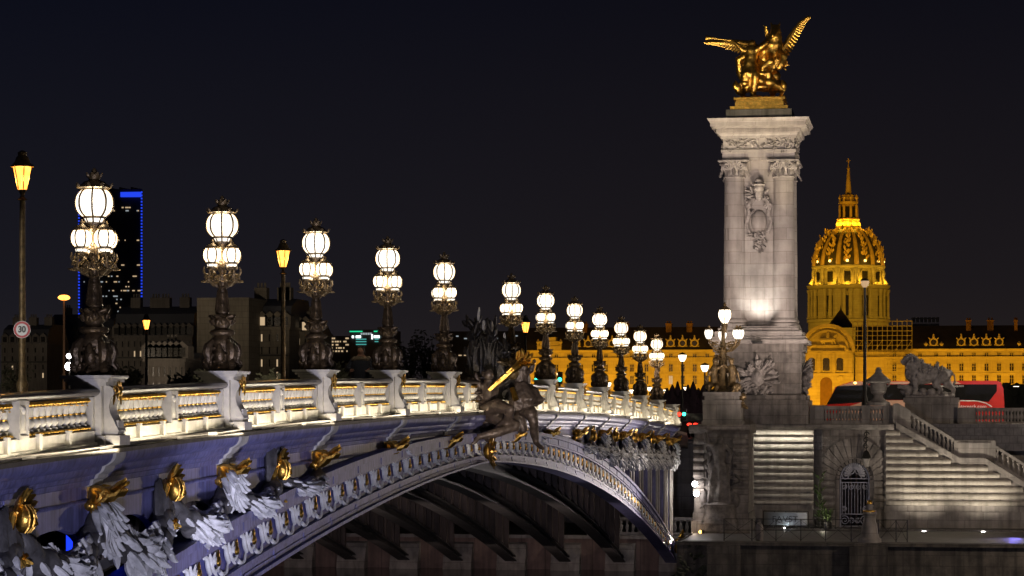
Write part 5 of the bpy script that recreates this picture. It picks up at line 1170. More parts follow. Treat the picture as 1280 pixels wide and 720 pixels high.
for i, (px, pt_y) in enumerate(((699, 464), (761, 476), (789, 485), (812, 482), (832, 485), (845, 485), (856.5, 482), (866, 482))):
    post_lamp('esplanade_lamp', ['tiny white lantern beneath the lit palace, behind the first right candelabrum', 'tiny white lantern between third and fourth candelabra right of the sculpture', 'tiny white lantern between fourth and fifth candelabra right of the sculpture',
      'tiny white lantern between the last two candelabra', 'tiny white lantern just right of the farthest candelabrum', 'second tiny white lantern right of the farthest candelabrum', 'tiny white lantern above the traffic light', 'tiny white lantern nearest the cherub lamp pedestal'][i],
      px, pt_y, 512, 330 + 6*i, M['plazaglass'], 'globe', group='small lanterns along the esplanade', k=1.7, pw=.09)
dw = P(87, 458, 300); t = thing('floodlight_mast', 'low mast with two bright cold white lamps, one above the other, far left', 'floodlight', (dw.x, dw.y, -2))
MB().lathe([(.14, 0), (.1, dw.z + 4.0)], (0, 0, 0), 8).build('pole', M['iron'], t)
for z, r in ((dw.z + 2, .50), (dw.z + 3.3, .32)): MB().ball((0, -.3, z), (r, r*.6, r), 12, 8).build('lamp_head', M['coldwhite'], t)
# 30 sign
sp = P(27.5, 412, 64.8); t = thing('speed_sign', 'round red and white speed limit sign reading 30 on the left lamp post', 'sign', sp[:], rz=TH*.9)
def disc(r, y0_, y1_, m_, nm): q = MB(); q.prism([(r*cos(a*pi/24), r*sin(a*pi/24)) for a in range(48)], y0_, y1_, 'XZ'); return q.build(nm, m_, t)
disc(.235, 0, .02, M['white'], 'plate'); disc(.225, -.006, -.001, M['red'], 'red_ring'); disc(.165, -.012, -.007, M['white'], 'white_field')
text('number', '30', M['black'], .235, (0, -.018, 0), (pi/2, 0, 0), t, .003, bold=.009, sx_=.9)
# traffic light
tl = P(852, 518, 150); t = thing('traffic_light', 'small traffic light glowing red and green at the far end of the bridge', 'traffic light', (tl.x, tl.y, tl.z - 1.6))
m = MB(); m.lathe([(.06, 0), (.05, 1.25)], (0, 0, 0), 8); m.build('pole', M['iron'], t); MB().bx(-.30, .30, -.1, .1, 1.25, 1.95).build('housing', M['black'], t)
MB().ball((-.14, -.1, 1.62), (.13, .06, .13), 10, 8).build('red_signal', M['redlamp'], t); MB().ball((.16, -.1, 1.62), (.11, .06, .11), 10, 8).build('green_signal', M['greenlamp'], t)
gl = P(700, 474.5, 160); t = thing('traffic_light', 'green traffic signal showing above the balustrade right of the nymphs', 'traffic light', (gl.x, gl.y, gl.z - 2.2))
m = MB(); m.lathe([(.06, 0), (.05, 1.9)], (0, 0, 0), 8); m.build('pole', M['iron'], t); MB().bx(-.16, .16, -.1, .1, 1.9, 2.7).build('housing', M['black'], t); MB().ball((0, -.1, 2.2), (.13, .06, .13), 10, 8).build('green_signal', M['greenlamp'], t)
t = tag(P(671, 474.5, 160) and thing('traffic_light', 'second green signal close behind the draped nymph, left of its twin', 'traffic light', (P(671, 474.5, 160).x, 160, P(671, 474.5, 160).z - 2.2)))
m = MB(); m.lathe([(.06, 0), (.05, 1.9)], (0, 0, 0), 8); m.build('pole', M['iron'], t); MB().bx(-.16, .16, -.1, .1, 1.9, 2.7).build('housing', M['black'], t); MB().ball((0, -.1, 2.2), (.13, .06, .13), 10, 8).build('green_signal', M['greenlamp'], t)
# ================================================================== COACH AND CARS
Ybus = 150; bb = P(1137, 512, Ybus); kb = 1/ppm(1137, Ybus)
bus = thing('coach', 'long red coach with dark windows and white lettering, parked behind the lion', 'coach', (bb.x, Ybus, GND + .01))
def bX(px): return X_at(px, Ybus - 1.25) - bb.x
xl_, xr_ = bX(1040), bX(1254); zr_ = (506 - 476.5)*kb - GND; zsil = (506 - 500)*kb - GND; zwt = (506 - 481)*kb - GND
m = MB(); pr = [(xl_ - .2, .35), (xr_ - .05, .35), (xr_ + .10, 1.2), (xr_ + .02, zr_ - .5), (xr_ - .12, zr_ - .1), (xr_ - .35, zr_), (xl_ + 1.2, zr_ - .02), (xl_ + .2, zr_ - .35), (xl_ - .45, 1.6)]
m.prism(pr, -1.25, 1.25, 'XZ'); m.build('body', M['buspaint'], bus)
m = MB(); m.prism([(bX(1212), zsil), (bX(1236), zsil - .12), (bX(1246), zsil + .5), (bX(1246), zwt), (xl_ + 2.6, zwt), (xl_ + 2.6, zsil)], -1.285, -1.252, 'XZ'); m.build('window_band', M['busglass'], bus)
m = MB(); m.prism([(xl_ + .3, zwt - .1), (xl_ + 2.55, zwt), (xl_ + 2.55, zsil - .1), (xl_ - .3, zsil - .25)], -1.285, -1.252, 'XZ'); m.build('front_window', M['busglass'], bus)
m = MB(); m.prism([(xl_ - .2, .8), (bX(1200), .8), (bX(1200), zsil - .03), (bX(1085), zsil - .03), (xl_ + .6, zsil - .5)], -1.275, -1.2505, 'XZ'); m.build('cream_side_panel', M['buscream'], bus)
m = MB(); m.prism([(xl_ + .45, zr_ - .3), (xl_ + 1.25, zr_ - .05), (bX(1195), zr_ - .03), (bX(1202), zwt + .03), (xl_ + 2.0, zwt + .03), (xl_ + .4, zr_ - .52)], -1.275, -1.2505, 'XZ'); m.build('cream_roof_panel', M['buscream'], bus)
m = MB(); m.tube([(bX(1200), -1.26, zsil - .06), (bX(1222), -1.26, zsil - .07), (bX(1232), -1.26, zsil - .2), (bX(1240), -1.26, zsil - .42)], .035, 6); m.build('white_swoosh', M['white'], bus)
text('lettering', 'www.interpark.com', M['white'], .30, (bX(1207), -1.262, zsil - .40), (pi/2, 0, 0), bus, .003)
text('roof_lettering', 'www.interpark.com', M['white'], .17, (bX(1190), -1.29, zwt - .10), (pi/2, 0, 0), bus, .003)
for x in (xl_ + 2.3, xr_ - 3.2): q = MB(); q.lathe([(.28, -.02), (.48, 0), (.5, .05), (.5, .25), (.48, .3)], (0, 0, 0), 18); o = q.build('wheel', M['tyre'], bus); o.location = (x, -1.0, .5); o.rotation_euler = (pi/2, 0, 0)
for z in (.8, 1.15): MB().ball((xr_ + .06, -1.1, z), (.08, .1, .13), 8, 6).build('tail_light', M['redlamp'], bus)
MB().ball((bX(1069), -1.3, zr_ - .12), (.09, .05, .07), 8, 6).build('marker_lamp', M['amber'], bus)
MB().bx(bX(1018) , bX(1030), -.9, -.3, 1.1, 1.3).build('mirror', M['cardark'], bus) if False else None
# cars and vans seen between the pylon and the coach, and beyond the bridge end
def car(px, Y, label, face, body, name='car', cat='car', s=1, lamps=True, white=False):
    b = P(px, 512, Y); t = thing(name, label, cat, (b.x, Y, GND + .006), 'vehicles waiting behind the balustrade', rz=(0 if face > 0 else pi))
    m = MB(); R = []
    prof = [(-2.1, .35, .82, .86), (-2.0, .3, .95, .9), (-1.2, .3, .98, .9), (-.6, .3, 1.42, .74), (.6, .3, 1.46, .72), (1.6, .3, 1.05, .9), (2.05, .3, .98, .9), (2.1, .35, .8, .85)]
    for y, z0, z1, w in prof: R.append([Vector((-w*s, y*s, z0*s)), Vector((w*s, y*s, z0*s)), Vector((.9*w/ .9*s, y*s, min(.9, z1)*s)), Vector((w*.82*s, y*s, z1*s)), Vector((-w*.82*s, y*s, z1*s)), Vector((-w*s, y*s, min(.9, z1)*s))])
    m.sweep(R); m.build('body', body, t)
    MB().prism([(-1.12*s, 1.0*s), (-.62*s, 1.36*s), (.6*s, 1.4*s), (1.4*s, 1.08*s)], -.80*s, .80*s, 'YZ').build('windows', M['busglass'], t)
    for sx_ in (-1, 1):
        MB().ball((sx_*.66*s, -2.08*s, .72*s), (.16*s, .07*s, .10*s), 8, 6).build('headlight', M['headlamp'], t)
        MB().ball((sx_*.70*s, 2.08*s, .80*s), (.17*s, .06*s, .09*s), 8, 6).build('tail_light', M['redlamp'], t)
        for y in (-1.3, 1.3): q = MB(); q.lathe([(.2*s, -.1*s), (.31*s, -.09*s), (.31*s, .09*s), (.2*s, .1*s)], (0, 0, 0), 14); o = q.build('wheel', M['tyre'], t); o.location = (sx_*.82*s, y*s, .31*s); o.rotation_euler = (0, pi/2, 0)
    return t
car(1014, 170, 'grey car with white headlights half hidden by the pylon base', 1, M['carpaint'])
car(1026.5, 166, 'dark van facing the river with bright headlights, beside the coach front', 1, M['cardark'], 'van', 'van', 1.35)
car(1036, 186, 'grey car close behind the coach front with glaring headlights', 1, M['carpaint'], s=1.25)
car(859, 152, 'dark car with red tail lights waiting left at the far bridge end', -1, M['cardark'])
car(869, 153.5, 'grey car with red tail lights next to the white barrier post', -1, M['carpaint'])
car(880, 152, 'dark car with one red tail light showing beside the lamp pedestal', -1, M['cardark'])
hd = P(868, 512, 175); m = MB(); rnd = random.Random(2)
for q in range(9):
    x = X_at(834 + 6.5*q, 190); m.lathe([(1.0, 0), (1.1, .5), (.9, 1.5), (.45, 2.4 + .3*(q % 2)), (.05, 3.3 + .25*(q % 3))], (x, 190, GND), 9)
    for k in range(70): a = rnd.uniform(0, 2*pi); z = rnd.uniform(.2, 3); r = 1.05 - .28*z; m.petal((x + r*cos(a), 190 + r*sin(a), GND + z), (cos(a), sin(a), .6), (cos(a), sin(a), 0), .25, .15, .4)
tag(m.build('clipped_hedge', M['hedge']), 'row of clipped conical shrubs forming a dark hedge at the far bridge end', 'hedge')
m = MB(); rnd = random.Random(22)
for q in range(10):
    x = X_at(1258 + 3.6*q, 200); hgt = rnd.uniform(2.6, 3.8); m.lathe([(1.1, 0), (1.2, .8), (.9, hgt*.6), (.3, hgt)], (x, 200, GND), 9)
    for k in range(60): a = rnd.uniform(0, 2*pi); z = rnd.uniform(.2, hgt*.9); r = 1.15 - .25*z; m.petal((x + r*cos(a), 200 + r*sin(a), GND + z), (cos(a), sin(a), .6), (cos(a), sin(a), 0), .3, .18, .4)
tag(m.build('clipped_hedge', M['leaf']), 'dark shrub hedge beyond the coach at the right edge', 'hedge')
point((-12.0, 149, -1.0), 60, (1, .12, .10), .3); point((-11.0, 176, 0), 200, (1, .55, .75), .5)  # added red and pink fills that tint the hedge
# ================================================================== QUAY THINGS
bo = P(1087, 677, 117.3); t = thing('stone_bollard', 'pale stone mooring bollard with a gilded crown on the quay edge', 'bollard', (bo.x, 117.35, QUAY + .062)); kk = 1/ppm(1087, 117.35)
MB().lathe([(15*kk, 0), (15*kk, 4*kk), (12*kk, 7*kk), (10.5*kk, 12*kk), (10*kk, 18*kk), (7.5*kk, 28*kk), (7*kk, 33*kk), (9*kk, 36*kk), (8*kk, 38*kk), (4.5*kk, 40*kk), (5*kk, 46*kk), (3*kk, 48*kk)], (0, 0, 0), 18).build('shaft', M['smooth'], t)
MB().lathe([(8.2*kk, 38*kk), (8.3*kk, 39.6*kk), (5*kk, 40.5*kk)], (0, 0, 0), 16).build('gilt_band', M['gold'], t); MB().lathe([(3.2*kk, 46.5*kk), (3.8*kk, 49*kk), (2.4*kk, 52*kk), (.5*kk, 53*kk)], (0, 0, 0), 12).build('gilt_crown', M['gold'], t)
# sign planter
fs = P(982, 664, 129.2); t = thing('sign_planter', 'grey metal planter barrier lettered FAUST on the lower quay', 'sign', (fs.x, 129.2, QUAY + .09), rz=-.05); kk = 1/ppm(982, 129.2)
m = MB(); R = []
for q in range(9): x = (-27 + 54*q/8)*kk; b = -.10*(1 - ((q - 4)/4)**2); R.append([Vector((x, b, 4*kk)), Vector((x, b + .06, 4*kk)), Vector((x, b + .06, 20*kk)), Vector((x, b, 20*kk))])
m.sweep(R); m.build('panel', M['panel'], t)
text('lettering', 'FAVST', M['black'], .42, (-.02, -.125, 11.5*kk), (pi/2, 0, 0), t, .003, sx_=1.15)
m = MB()
for z in (3, 21.5): m.tube([(-28*kk, .05, z*kk), (0, -.06, z*kk), (28*kk, .05, z*kk)], .025, 6)
for x in (-28, -14, 0, 14, 28): m.tube([(x*kk, .06, 0), (x*kk, .03, 21.5*kk)], .022, 5)
m.build('frame', M['iron'], t)
MB().ball((0, -.55, .05), (.05, .05, .04), 8, 6).build('spotlight', M['headlamp'], t)
spot((fs.x, 128.55, QUAY + .16), (fs.x, 129.3, QUAY + .6), 14, (.85, .95, 1), 130, 1, .05)
def plant(px, pb, Y, label, n, h, light=False, name='potted_plant'):
    b = P(px, pb, Y); t = thing(name, label, 'plant', (b.x, Y, QUAY + .09)); rnd = random.Random(n)
    MB().lathe([(.2, 0), (.27, .35), (.24, .36)], (0, 0, 0), 10).build('pot', M['iron'], t)
    m = MB()
    for q in range(n): a = rnd.uniform(0, 2*pi); z = .36 + rnd.random()*(h - .5); m.petal((.1*cos(a), .1*sin(a), z), (cos(a)*.8, sin(a)*.8, .9), (cos(a), sin(a), -.4), rnd.uniform(.2, .42), .1, .3, .15)
    m.tube([(0, 0, .3), (0, 0, h*.8)], .03, 5); m.build('foliage', M['plant'], t)
plant(1024.5, 660, 130.1, 'tall slim green plant in a pot in the dark niche left of the gate', 46, 2.9); plant(1034, 663, 129.2, 'low bushy dark plant in a pot before the gate', 60, 1.0)
m = MB(); cg = P(1030, 664, 129.0)
for q in range(7): m.tube([(cg.x - .55 + .19*q, 129.0, QUAY + .09), (cg.x - .55 + .19*q, 129.0, QUAY + 1.05)], .02, 5)
for z in (.2, .6, 1.05): m.tube([(cg.x - .6, 129.0, QUAY + z + .05), (cg.x + .6, 129.0, QUAY + z + .05)], .025, 5)
tag(m.build('iron_guard', M['iron']), 'low black iron guard rail left of the gate, holding a plant', 'railing')
point((cg.x, 128.7, QUAY + .35), 6, (1, .9, .7), .06)
# edge railing
er = thing('quay_railing', 'thin black metal railing of posts and crossed wires along the lower quay edge', 'railing', (X_at(1000, 118), 118, QUAY + .06))
xs_ = [X_at(p, 118) for p in (905, 940, 970, 1001, 1032, 1064, 1098, 1120, 1134)]
for x in xs_: MB().tube([(x, 118, QUAY), (x, 118, QUAY + 1.1)], .025, 6).build('post', M['iron'], er, world=True)
m = MB()
for z in (1.08, .55): m.tube([(xs_[0], 118, QUAY + z), (xs_[-1], 118, QUAY + z)], .016, 5)
for a, b in zip(xs_, xs_[1:]): m.tube([(a, 118, QUAY + .1), (b, 118, QUAY + 1.05)], .01, 4); m.tube([(a, 118, QUAY + 1.05), (b, 118, QUAY + .1)], .01, 4)
m.build('wires', M['iron'], er, world=True)
vb = P(949, 676, 118.6); m = MB(); m.lathe([(.16, 0), (.2, .25), (.2, .62), (.15, .78), (.06, .9), (.09, .97), (.02, 1.05)], (vb.x, 118.6, QUAY), 12); tag(m.build('stone_post', M['stonedirty']), 'short weathered stone post at the left end of the quay railing', 'post')
# wall lamps by the pier
for i, (px, pb, Y) in enumerate(((868.5, 605, 125.3), (870.5, 617, 125.3))):
    b = P(px, pb, Y); t = thing('wall_lamp', ['upper bare white lamp between bridge end and sculpted pier', 'lower bare white lamp between bridge end and sculpted pier'][i], 'lamp', b[:], 'pair of white lamps by the pier')
    MB().ball((0, 0, 0), .14, 10, 8).build('bulb', M['coldwhite'], t); MB().bx(-.05, .25, .02, .07, -.03, .03).build('bracket', M['iron'], t)
point(P(863, 611, 125.2)[:], 70, (1, .93, .86), .15)
b = P(878, 665, 125.2); t = thing('wall_lamp', 'small warm floodlight low on the sculpted pier, facing the arch', 'lamp', b[:]); MB().ball((-.1, 0, 0), .09, 10, 8).build('bulb', M['amber'], t); MB().bx(-.05, .12, -.08, .08, -.1, .1).build('housing', M['iron'], t)
point((b.x - .4, 125.0, b.z + .2), 14, (1, .75, .55), .08)
strip_light((-30, 119, QUAY - 1.6), (-32, 128, -7.4), 34, 1.0, 75, (1, .74, .64), spread=150)  # added fill under the bridge for the abutment wall, no lamp there
strip_light((-26, 104, -8.3), (-26, 112, -2.0), 26, 3, 420, (1, .78, .68), spread=120)  # added fill low over the water, brings out ribs and posts
spot((X_at(1268, 124), 124, QUAY + .7), (X_at(1255, 122), 122, QUAY), 90, (.25, .22, 1), 120, 1, .1)
# dark bush on the river edge under the pier
b = P(868, 694, 117.5); m = MB(); rnd = random.Random(6)
for q in range(220): a = rnd.uniform(0, 2*pi); r = rnd.random()**.5; m.petal((b.x + .9*r*cos(a), 117.0 + .3*r*sin(a), WATER + .1 + rnd.random()*1.9*(1.1 - r)), (cos(a), -.3, rnd.uniform(-.2, 1)), (0, -1, 0), rnd.uniform(.2, .4), .16, .3, .2)
tag(m.build('river_bush', M['leaf']), 'dark bush growing from the river wall at the foot of the pier', 'bush')
# person
pn = P(452, 468, 60.6); per = thing('person', 'person in a dark coat with a pale fur collar leaning at the bridge balustrade', 'person', (pn.x, 60.6, zt(60.6) - 1.1))
m = MB(); limb(m, [(0, 0, .75), (0, 0, 1.0), (0, -.05, 1.28), (0, -.06, 1.38)], [.19, .18, .20, .15], 12)
for s in (-1, 1): limb(m, [(s*.09, 0, .78), (s*.10, .02, .45), (s*.10, .03, .07)], [.12, .08, .055], 10); limb(m, [(s*.10, .02, .05), (s*.11, -.16, .04)], [.055, .045], 8); limb(m, [(s*.20, -.05, 1.34), (s*.29, -.16, 1.12), (s*.20 + .05, -.36, 1.10)], [.075, .06, .045], 9)
limb(m, [(0, -.06, 1.42), (0, -.08, 1.50)], [.06, .06], 8); m.ball((0, -.10, 1.60), (.082, .10, .118), 14, 10); m.ball((0, -.205, 1.59), (.016, .02, .022), 6, 5)
body = fuse(m, 'person_body', M['skin'], per, .022, 0, .2, 3, world=False)
m = MB(); m.lathe([(.27, .45), (.265, .8), (.26, 1.0), (.29, 1.2), (.25, 1.34), (.12, 1.42)], (0, -.04, 0), 18, ry=.95)
for s in (-1, 1): m.tube([(s*.19, -.05, 1.34), (s*.30, -.16, 1.13), (s*.22 + .03, -.31, 1.11)], [.10, .085, .07], 10)
m.build('coat', M['cloth'], per)
m = MB()
for q in range(18): a = q*2*pi/18; m.ball((.18*cos(a), -.06 + .15*sin(a), 1.39 + .02*sin(3*a)), (.075, .07, .06), 8, 6)
fuse(m, 'fur_collar', M['fur'], per, .02, .03, .06, 1, world=False)
m = MB(); m.ball((0, -.075, 1.635), (.098, .105, .112), 14, 10); m.tube([(0, .0, 1.68), (0, .05, 1.55), (0, .06, 1.42)], [.07, .085, .05], 10); m.build('hair', M['hair'], per)
for s in (-1, 1):
    m = MB()
    hx = s*.20 + .05; m.ball((hx, -.40, 1.10), (.042, .05, .02), 8, 6)
    for q in range(4): limb(m, [(hx - .03 + .02*q, -.44, 1.10), (hx - .032 + .021*q, -.475 + .006*abs(q - 1.5), 1.09), (hx - .03 + .02*q, -.485, 1.065)], [.010, .009, .008], 6)
    limb(m, [(hx - s*.035, -.40, 1.10), (hx - s*.06, -.43, 1.095)], [.012, .01], 6); m.build('hand', M['skin'], per)
# ================================================================== PALACE WITH DOME
YF = 720.0; kf = 1/ppm(1035, YF)
pal = thing('palace', 'long yellow floodlit palace with slate roof, tall chimneys and an arched central porch', 'palace', (X_at(1035, YF), YF, GND))
def fz(py, Y=YF, px=1035): return (506 - py)*depth(X_at(px, Y), Y)/F
fx = lambda px, Y=YF: X_at(px, Y)
ze = fz(437); z45 = fz(447.5)
def facade(pa, pb):
    m = MB(); m.bx(fx(pa), fx(pb), YF, YF + 14, GND, ze)
    m.build('wall', M['lime'], pal, world=True)
    m = MB(); m.prism([(YF, ze - .5), (YF - .25, ze - .3), (YF - .6, ze - .1), (YF - .6, ze + .12), (YF + 1, ze + .12), (YF + 1, ze - .5)], fx(pa), fx(pb), 'YZ'); m.build('eaves_cornice', M['lime'], pal, world=True)
    m = MB(); m.prism([(YF, z45 - .1), (YF - .35, z45), (YF - .4, z45 + .3), (YF, z45 + .35)], fx(pa), fx(pb), 'YZ'); m.build('string_course', M['lime'], pal, world=True)
    m = MB(); m.prism([(YF, fz(467.5)), (YF - .15, fz(467.4)), (YF - .15, fz(466)), (YF, fz(466))], fx(pa), fx(pb), 'YZ'); m.build('string_course', M['lime'], pal, world=True)
    m = MB(); m.prism([(YF - .4, ze + .13), (YF + .6, ze + 1.6), (YF + 5.5, fz(407)), (YF + 8.5, fz(407)), (YF + 14, ze + .13)], fx(pa), fx(pb), 'YZ'); m.build('roof', M['slate'], pal, world=True)
facade(655, 1001); facade(1069, 1420)
w0 = {}
def win(px, pt, pb_, w, lit=False):
    key = (pb_ - pt, w, lit)
    zc_ = (fz(pt) + fz(pb_))/2; h = (pb_ - pt)*kf; ww = w*kf
    if key not in w0:
        m = MB(); m.bx(-ww/2 - .14, -ww/2, -.10, .02, -h/2, h/2); m.bx(ww/2, ww/2 + .14, -.10, .02, -h/2, h/2); m.bx(-ww/2 - .14, ww/2 + .14, -.12, .02, h/2, h/2 + .16); m.bx(-ww/2 - .2, ww/2 + .2, -.16, .02, -h/2 - .12, -h/2)
        m.bx(-.06, .06, -.05, .0, -h/2, h/2); m.bx(-ww/2, ww/2, -.045, .0, h*.12, h*.12 + .08)
        o = m.build('window', M['lime'], pal); q = MB(); q.bx(-ww/2, ww/2, -.03, .01, -h/2, h/2); q.build('pane', M['litwin'] if lit else M['pane'], o); w0[key] = o
        o.location = Vector((fx(px), YF, zc_)) - wloc(pal); return
    src = w0[key]; o = put(src, pal, Vector((fx(px), YF, zc_)) - wloc(pal)); put(src.children[0], o, (0, 0, 0))
cols = [680, 695.5, 711, 726.5, 742, 757.5, 773, 790, 808, 823, 838.5, 853.5, 868.5, 884, 899] + [1118, 1134, 1150, 1170] + [1186 + 15.7*i for i in range(7)]
for i, px in enumerate(cols):
    win(px, 442.2, 446.4, 4.4); win(px, 455, 464, 4.6); win(px, 469.5, 480, 4.6, lit=(px in (838.5,)))
def dormer(px, big=True):
    m = MB(); y = YF + .7; s = kf
    if big:
        m.lathe([(4.2*s, 0), (4.2*s, 2*s), (3.2*s, 3*s), (4.4*s, 4*s)], (fx(px), y, fz(436)), 10, ry=.5); R = 4.4*s; c = Vector((fx(px), y - .4, fz(428)))
        m.tube([c + Vector((R*cos(a*pi/8), 0, R*sin(a*pi/8))) for a in range(17)], 1.1*s, 6); m.ball(c + Vector((0, 0, 6*s)), (1.6*s, 1.2*s, 2.2*s), 8, 6); m.petal(c + Vector((0, 0, 7*s)), (0, 0, 1), (0, -1, 0), 3.4*s, 2*s, .4)
        for e in (-1, 1): m.petal(c + Vector((e*3.4*s, 0, 3*s)), (e*.8, 0, .7), (0, -1, 0), 4*s, 2*s, .4); m.petal(c + Vector((e*3.4*s, 0, -4*s)), (e, 0, .1), (0, -1, 0), 3*s, 2*s, .4)
    else:
        m.lathe([(1.6*s, 0), (1*s, 2*s), (2.2*s, 4*s), (2.4*s, 5.5*s), (1.2*s, 6.5*s), (.5*s, 8*s)], (fx(px), y - .3, fz(435.5)), 8)
        for e in (-1, 1): m.petal((fx(px), y - .3, fz(431)), (e, 0, .8), (0, -1, 0), 3*s, 1.4*s, .4)
    o = m.build('dormer' if big else 'roof_urn', M['lime'], pal, world=True)
    if big: MB().prism([(fx(px) + 3.1*s*cos(a*pi/8), fz(428) + 3.1*s*sin(a*pi/8)) for a in range(16)], y - .5, y - .2, 'XZ').build('pane', M['pane'], o, world=True)
for px in (1167, 1201.5, 1217.5, 1233, 1249, 1290, 838, 853, 868, 780, 765, 720, 735): dormer(px)
for px in (1157.5, 1177, 1274, 1085, 902, 823, 796): dormer(px, False)
for px, w in ((1211, 6), (1238.5, 7.5), (1270.5, 4), (834, 7), (860, 7), (780, 7), (728, 7)):
    m = MB(); zA = fz(425); zB = fz(402 if px > 1000 else 404); m.bx(fx(px) - w/2*kf, fx(px) + w/2*kf, YF + 4, YF + 6.2, zA, zB); m.bx(fx(px) - (w/2 + .6)*kf, fx(px) + (w/2 + .6)*kf, YF + 3.8, YF + 6.4, zB, zB + .35)
    for e in (-.25, .25): m.lathe([(.3, 0), (.25, .7)], (fx(px) + e*w*kf, YF + 5.1, zB + .35), 6)
    m.build('chimney', M['brickch'], pal, world=True)
# left pavilion crown
m = MB(); zA = fz(437)
for (a, b, p0, p1) in ((672, 702, 437, 431), (675, 699, 431, 425), (679, 695, 425, 420)): m.bx(fx(a), fx(b), YF - .8, YF + 3, fz(p0) + .13, fz(p1))
for px in (673, 687, 701): m.lathe([(.5, 0), (.3, .5), (.6, 1.1), (.1, 2)], (fx(px), YF - .5, fz(431)), 8)
m.build('pavilion_crown', M['lime'], pal, world=True)
# central porch with arched pediment
zc_ = fz(439); R = 34*kf; cx_ = fx(1035); yp = YF - 1.6
m = MB(); arc = [(cx_ + R*cos(a*pi/24), zc_ + R*sin(a*pi/24)) for a in range(25)]
m.prism([(cx_ - 32*kf, GND), (cx_ + 32*kf, GND), (cx_ + 32*kf, zc_)] + arc + [(cx_ - 32*kf, zc_)], yp, YF + 3, 'XZ'); porch = m.build('porch', M['lime'], pal, world=True)
m = MB()
for r, t_, y in ((R, .9, -.9), (R*.78, .6, -.6)):
    for a in range(24):
        q0 = a*pi/24; q1 = (a + 1)*pi/24; m.prism([(cx_ + r*cos(q0), zc_ + r*sin(q0)), (cx_ + r*cos(q1), zc_ + r*sin(q1)), (cx_ + (r - t_)*cos(q1), zc_ + (r - t_)*sin(q1)), (cx_ + (r - t_)*cos(q0), zc_ + (r - t_)*sin(q0))], yp + y, yp - .002, 'XZ')
m.bx(cx_ - 33*kf, cx_ + 33*kf, yp - .7, yp - .002, fz(440.5), fz(438.5)); m.bx(cx_ - 32.5*kf, cx_ + 32.5*kf, yp - .4, yp - .002, fz(467.5), fz(466.3))
for px in (1005, 1024, 1042, 1063): m.bx(fx(px) - .5, fx(px) + .5, yp - .35, yp - .003, fz(466), fz(441))
m.build('arch_moulding', M['lime'], porch, world=True)
m = MB(); rnd = random.Random(1)
for q in range(26): a = rnd.uniform(0, pi); m.petal((cx_ + R*.89*cos(a), yp - .1, zc_ + R*.89*sin(a)), (-sin(a), -.2, cos(a)), (0, -1, 0), 2.0, .8, .5)
limb(m, [(cx_ - 1.6, yp - .4, fz(425)), (cx_ + 1.6, yp - .4, fz(424.5))], [.8, .7]); limb(m, [(cx_ + 1.6, yp - .4, fz(423)), (cx_ + 2.3, yp - .5, fz(419))], [.5, .4]); limb(m, [(cx_, yp - .5, fz(421)), (cx_ + .1, yp - .5, fz(416.5))], [.55, .4])
for x in (-1.7, -1.1, 1.2, 2.0): limb(m, [(cx_ + x, yp - .4, fz(427)), (cx_ + x + .3, yp - .4, fz(431))], [.3, .2])
m.bx(cx_ - 3, cx_ + 3, yp - .8, yp, fz(434.5), fz(431.5))
for e in (-1, 1): limb(m, [(cx_ + e*5.4, yp - .3, fz(437)), (cx_ + e*5, yp - .3, fz(433)), (cx_ + e*3.6, yp - .3, fz(431.5))], [.7, .6, .4])
m.build('rider_relief', M['lime'], porch, world=True)
for px in (1015, 1033, 1050):
    m = MB(); w = 4.2*kf; m.prism([(fx(px) - w, fz(463.5)), (fx(px) + w, fz(463.5)), (fx(px) + w, fz(450))] + [(fx(px) + w*cos(a*pi/8), fz(450) + w*.6*sin(a*pi/8)) for a in range(9)] + [(fx(px) - w, fz(450))], yp - .03, yp + .3, 'XZ'); m.build('arched_window', M['pane'], porch, world=True)
m = MB(); w = 7.5*kf; m.prism([(fx(1033) - w, GND), (fx(1033) + w, GND), (fx(1033) + w, fz(479))] + [(fx(1033) + w*cos(a*pi/10), fz(479) + w*sin(a*pi/10)) for a in range(11)] + [(fx(1033) - w, fz(479))], yp - .06, yp + .3, 'XZ'); m.build('portal', M['brickch'], porch, world=True)
m = MB(); m.lathe([(1.0, 0), (.9, .2)], (0, 0, 0), 14); o = m.build('round_plaque', M['lime'], porch); o.rotation_euler = (pi/2, 0, 0); o.location = Vector((fx(1051), yp - .05, fz(473.5))) - wloc(porch)
m = MB(); m.lathe([(17*kf*sqrt(2), fz(408)), (14*kf*sqrt(2), fz(404)), (1.6*kf, fz(386)), (.3*kf, fz(380))], (fx(1051, YF + 9), YF + 9, 0), 4, rot=pi/4); m.build('pyramid_roof', M['slate'], pal, world=True)
# scaffolding
sc = thing('scaffolding', 'grey scaffolding tower climbing over the palace roof right of the porch', 'scaffolding', (fx(1103), YF - 2, GND))
xs_ = [fx(1066 + 74*i/12) for i in range(13)]; zs_ = [fz(q) for q in (444, 438, 432, 426, 420, 414, 408, 402)]
m = MB()
for y in (YF - 2.2, YF + 3):
    for i, x in enumerate(xs_): m.tube([(x, y, fz(480) if i > 6 else zs_[0]), (x, y, zs_[-1] + (.6 if i % 2 else 0))], .07, 4)
    for z in zs_: m.tube([(xs_[0], y, z), (xs_[-1], y, z)], .07, 4)
    for i in range(0, 12, 2): m.tube([(xs_[i], y, zs_[0]), (xs_[min(12, i + 2)], y, zs_[3])], .05, 4)
    for i in range(7, 12): [m.tube([(xs_[i], y, fz(q)), (xs_[i + 1], y, fz(q))], .06, 4) for q in (450, 456, 462, 468, 474)]
m.build('tubes', M['scaff'], sc, world=True)
m = MB()
for j, z in enumerate(zs_[:-1]): m.bx(xs_[0], xs_[-1] - (j % 3)*2, YF - 2.1, YF - .9, z + .05, z + .12)
m.build('planks', M['brickch'], sc, world=True)
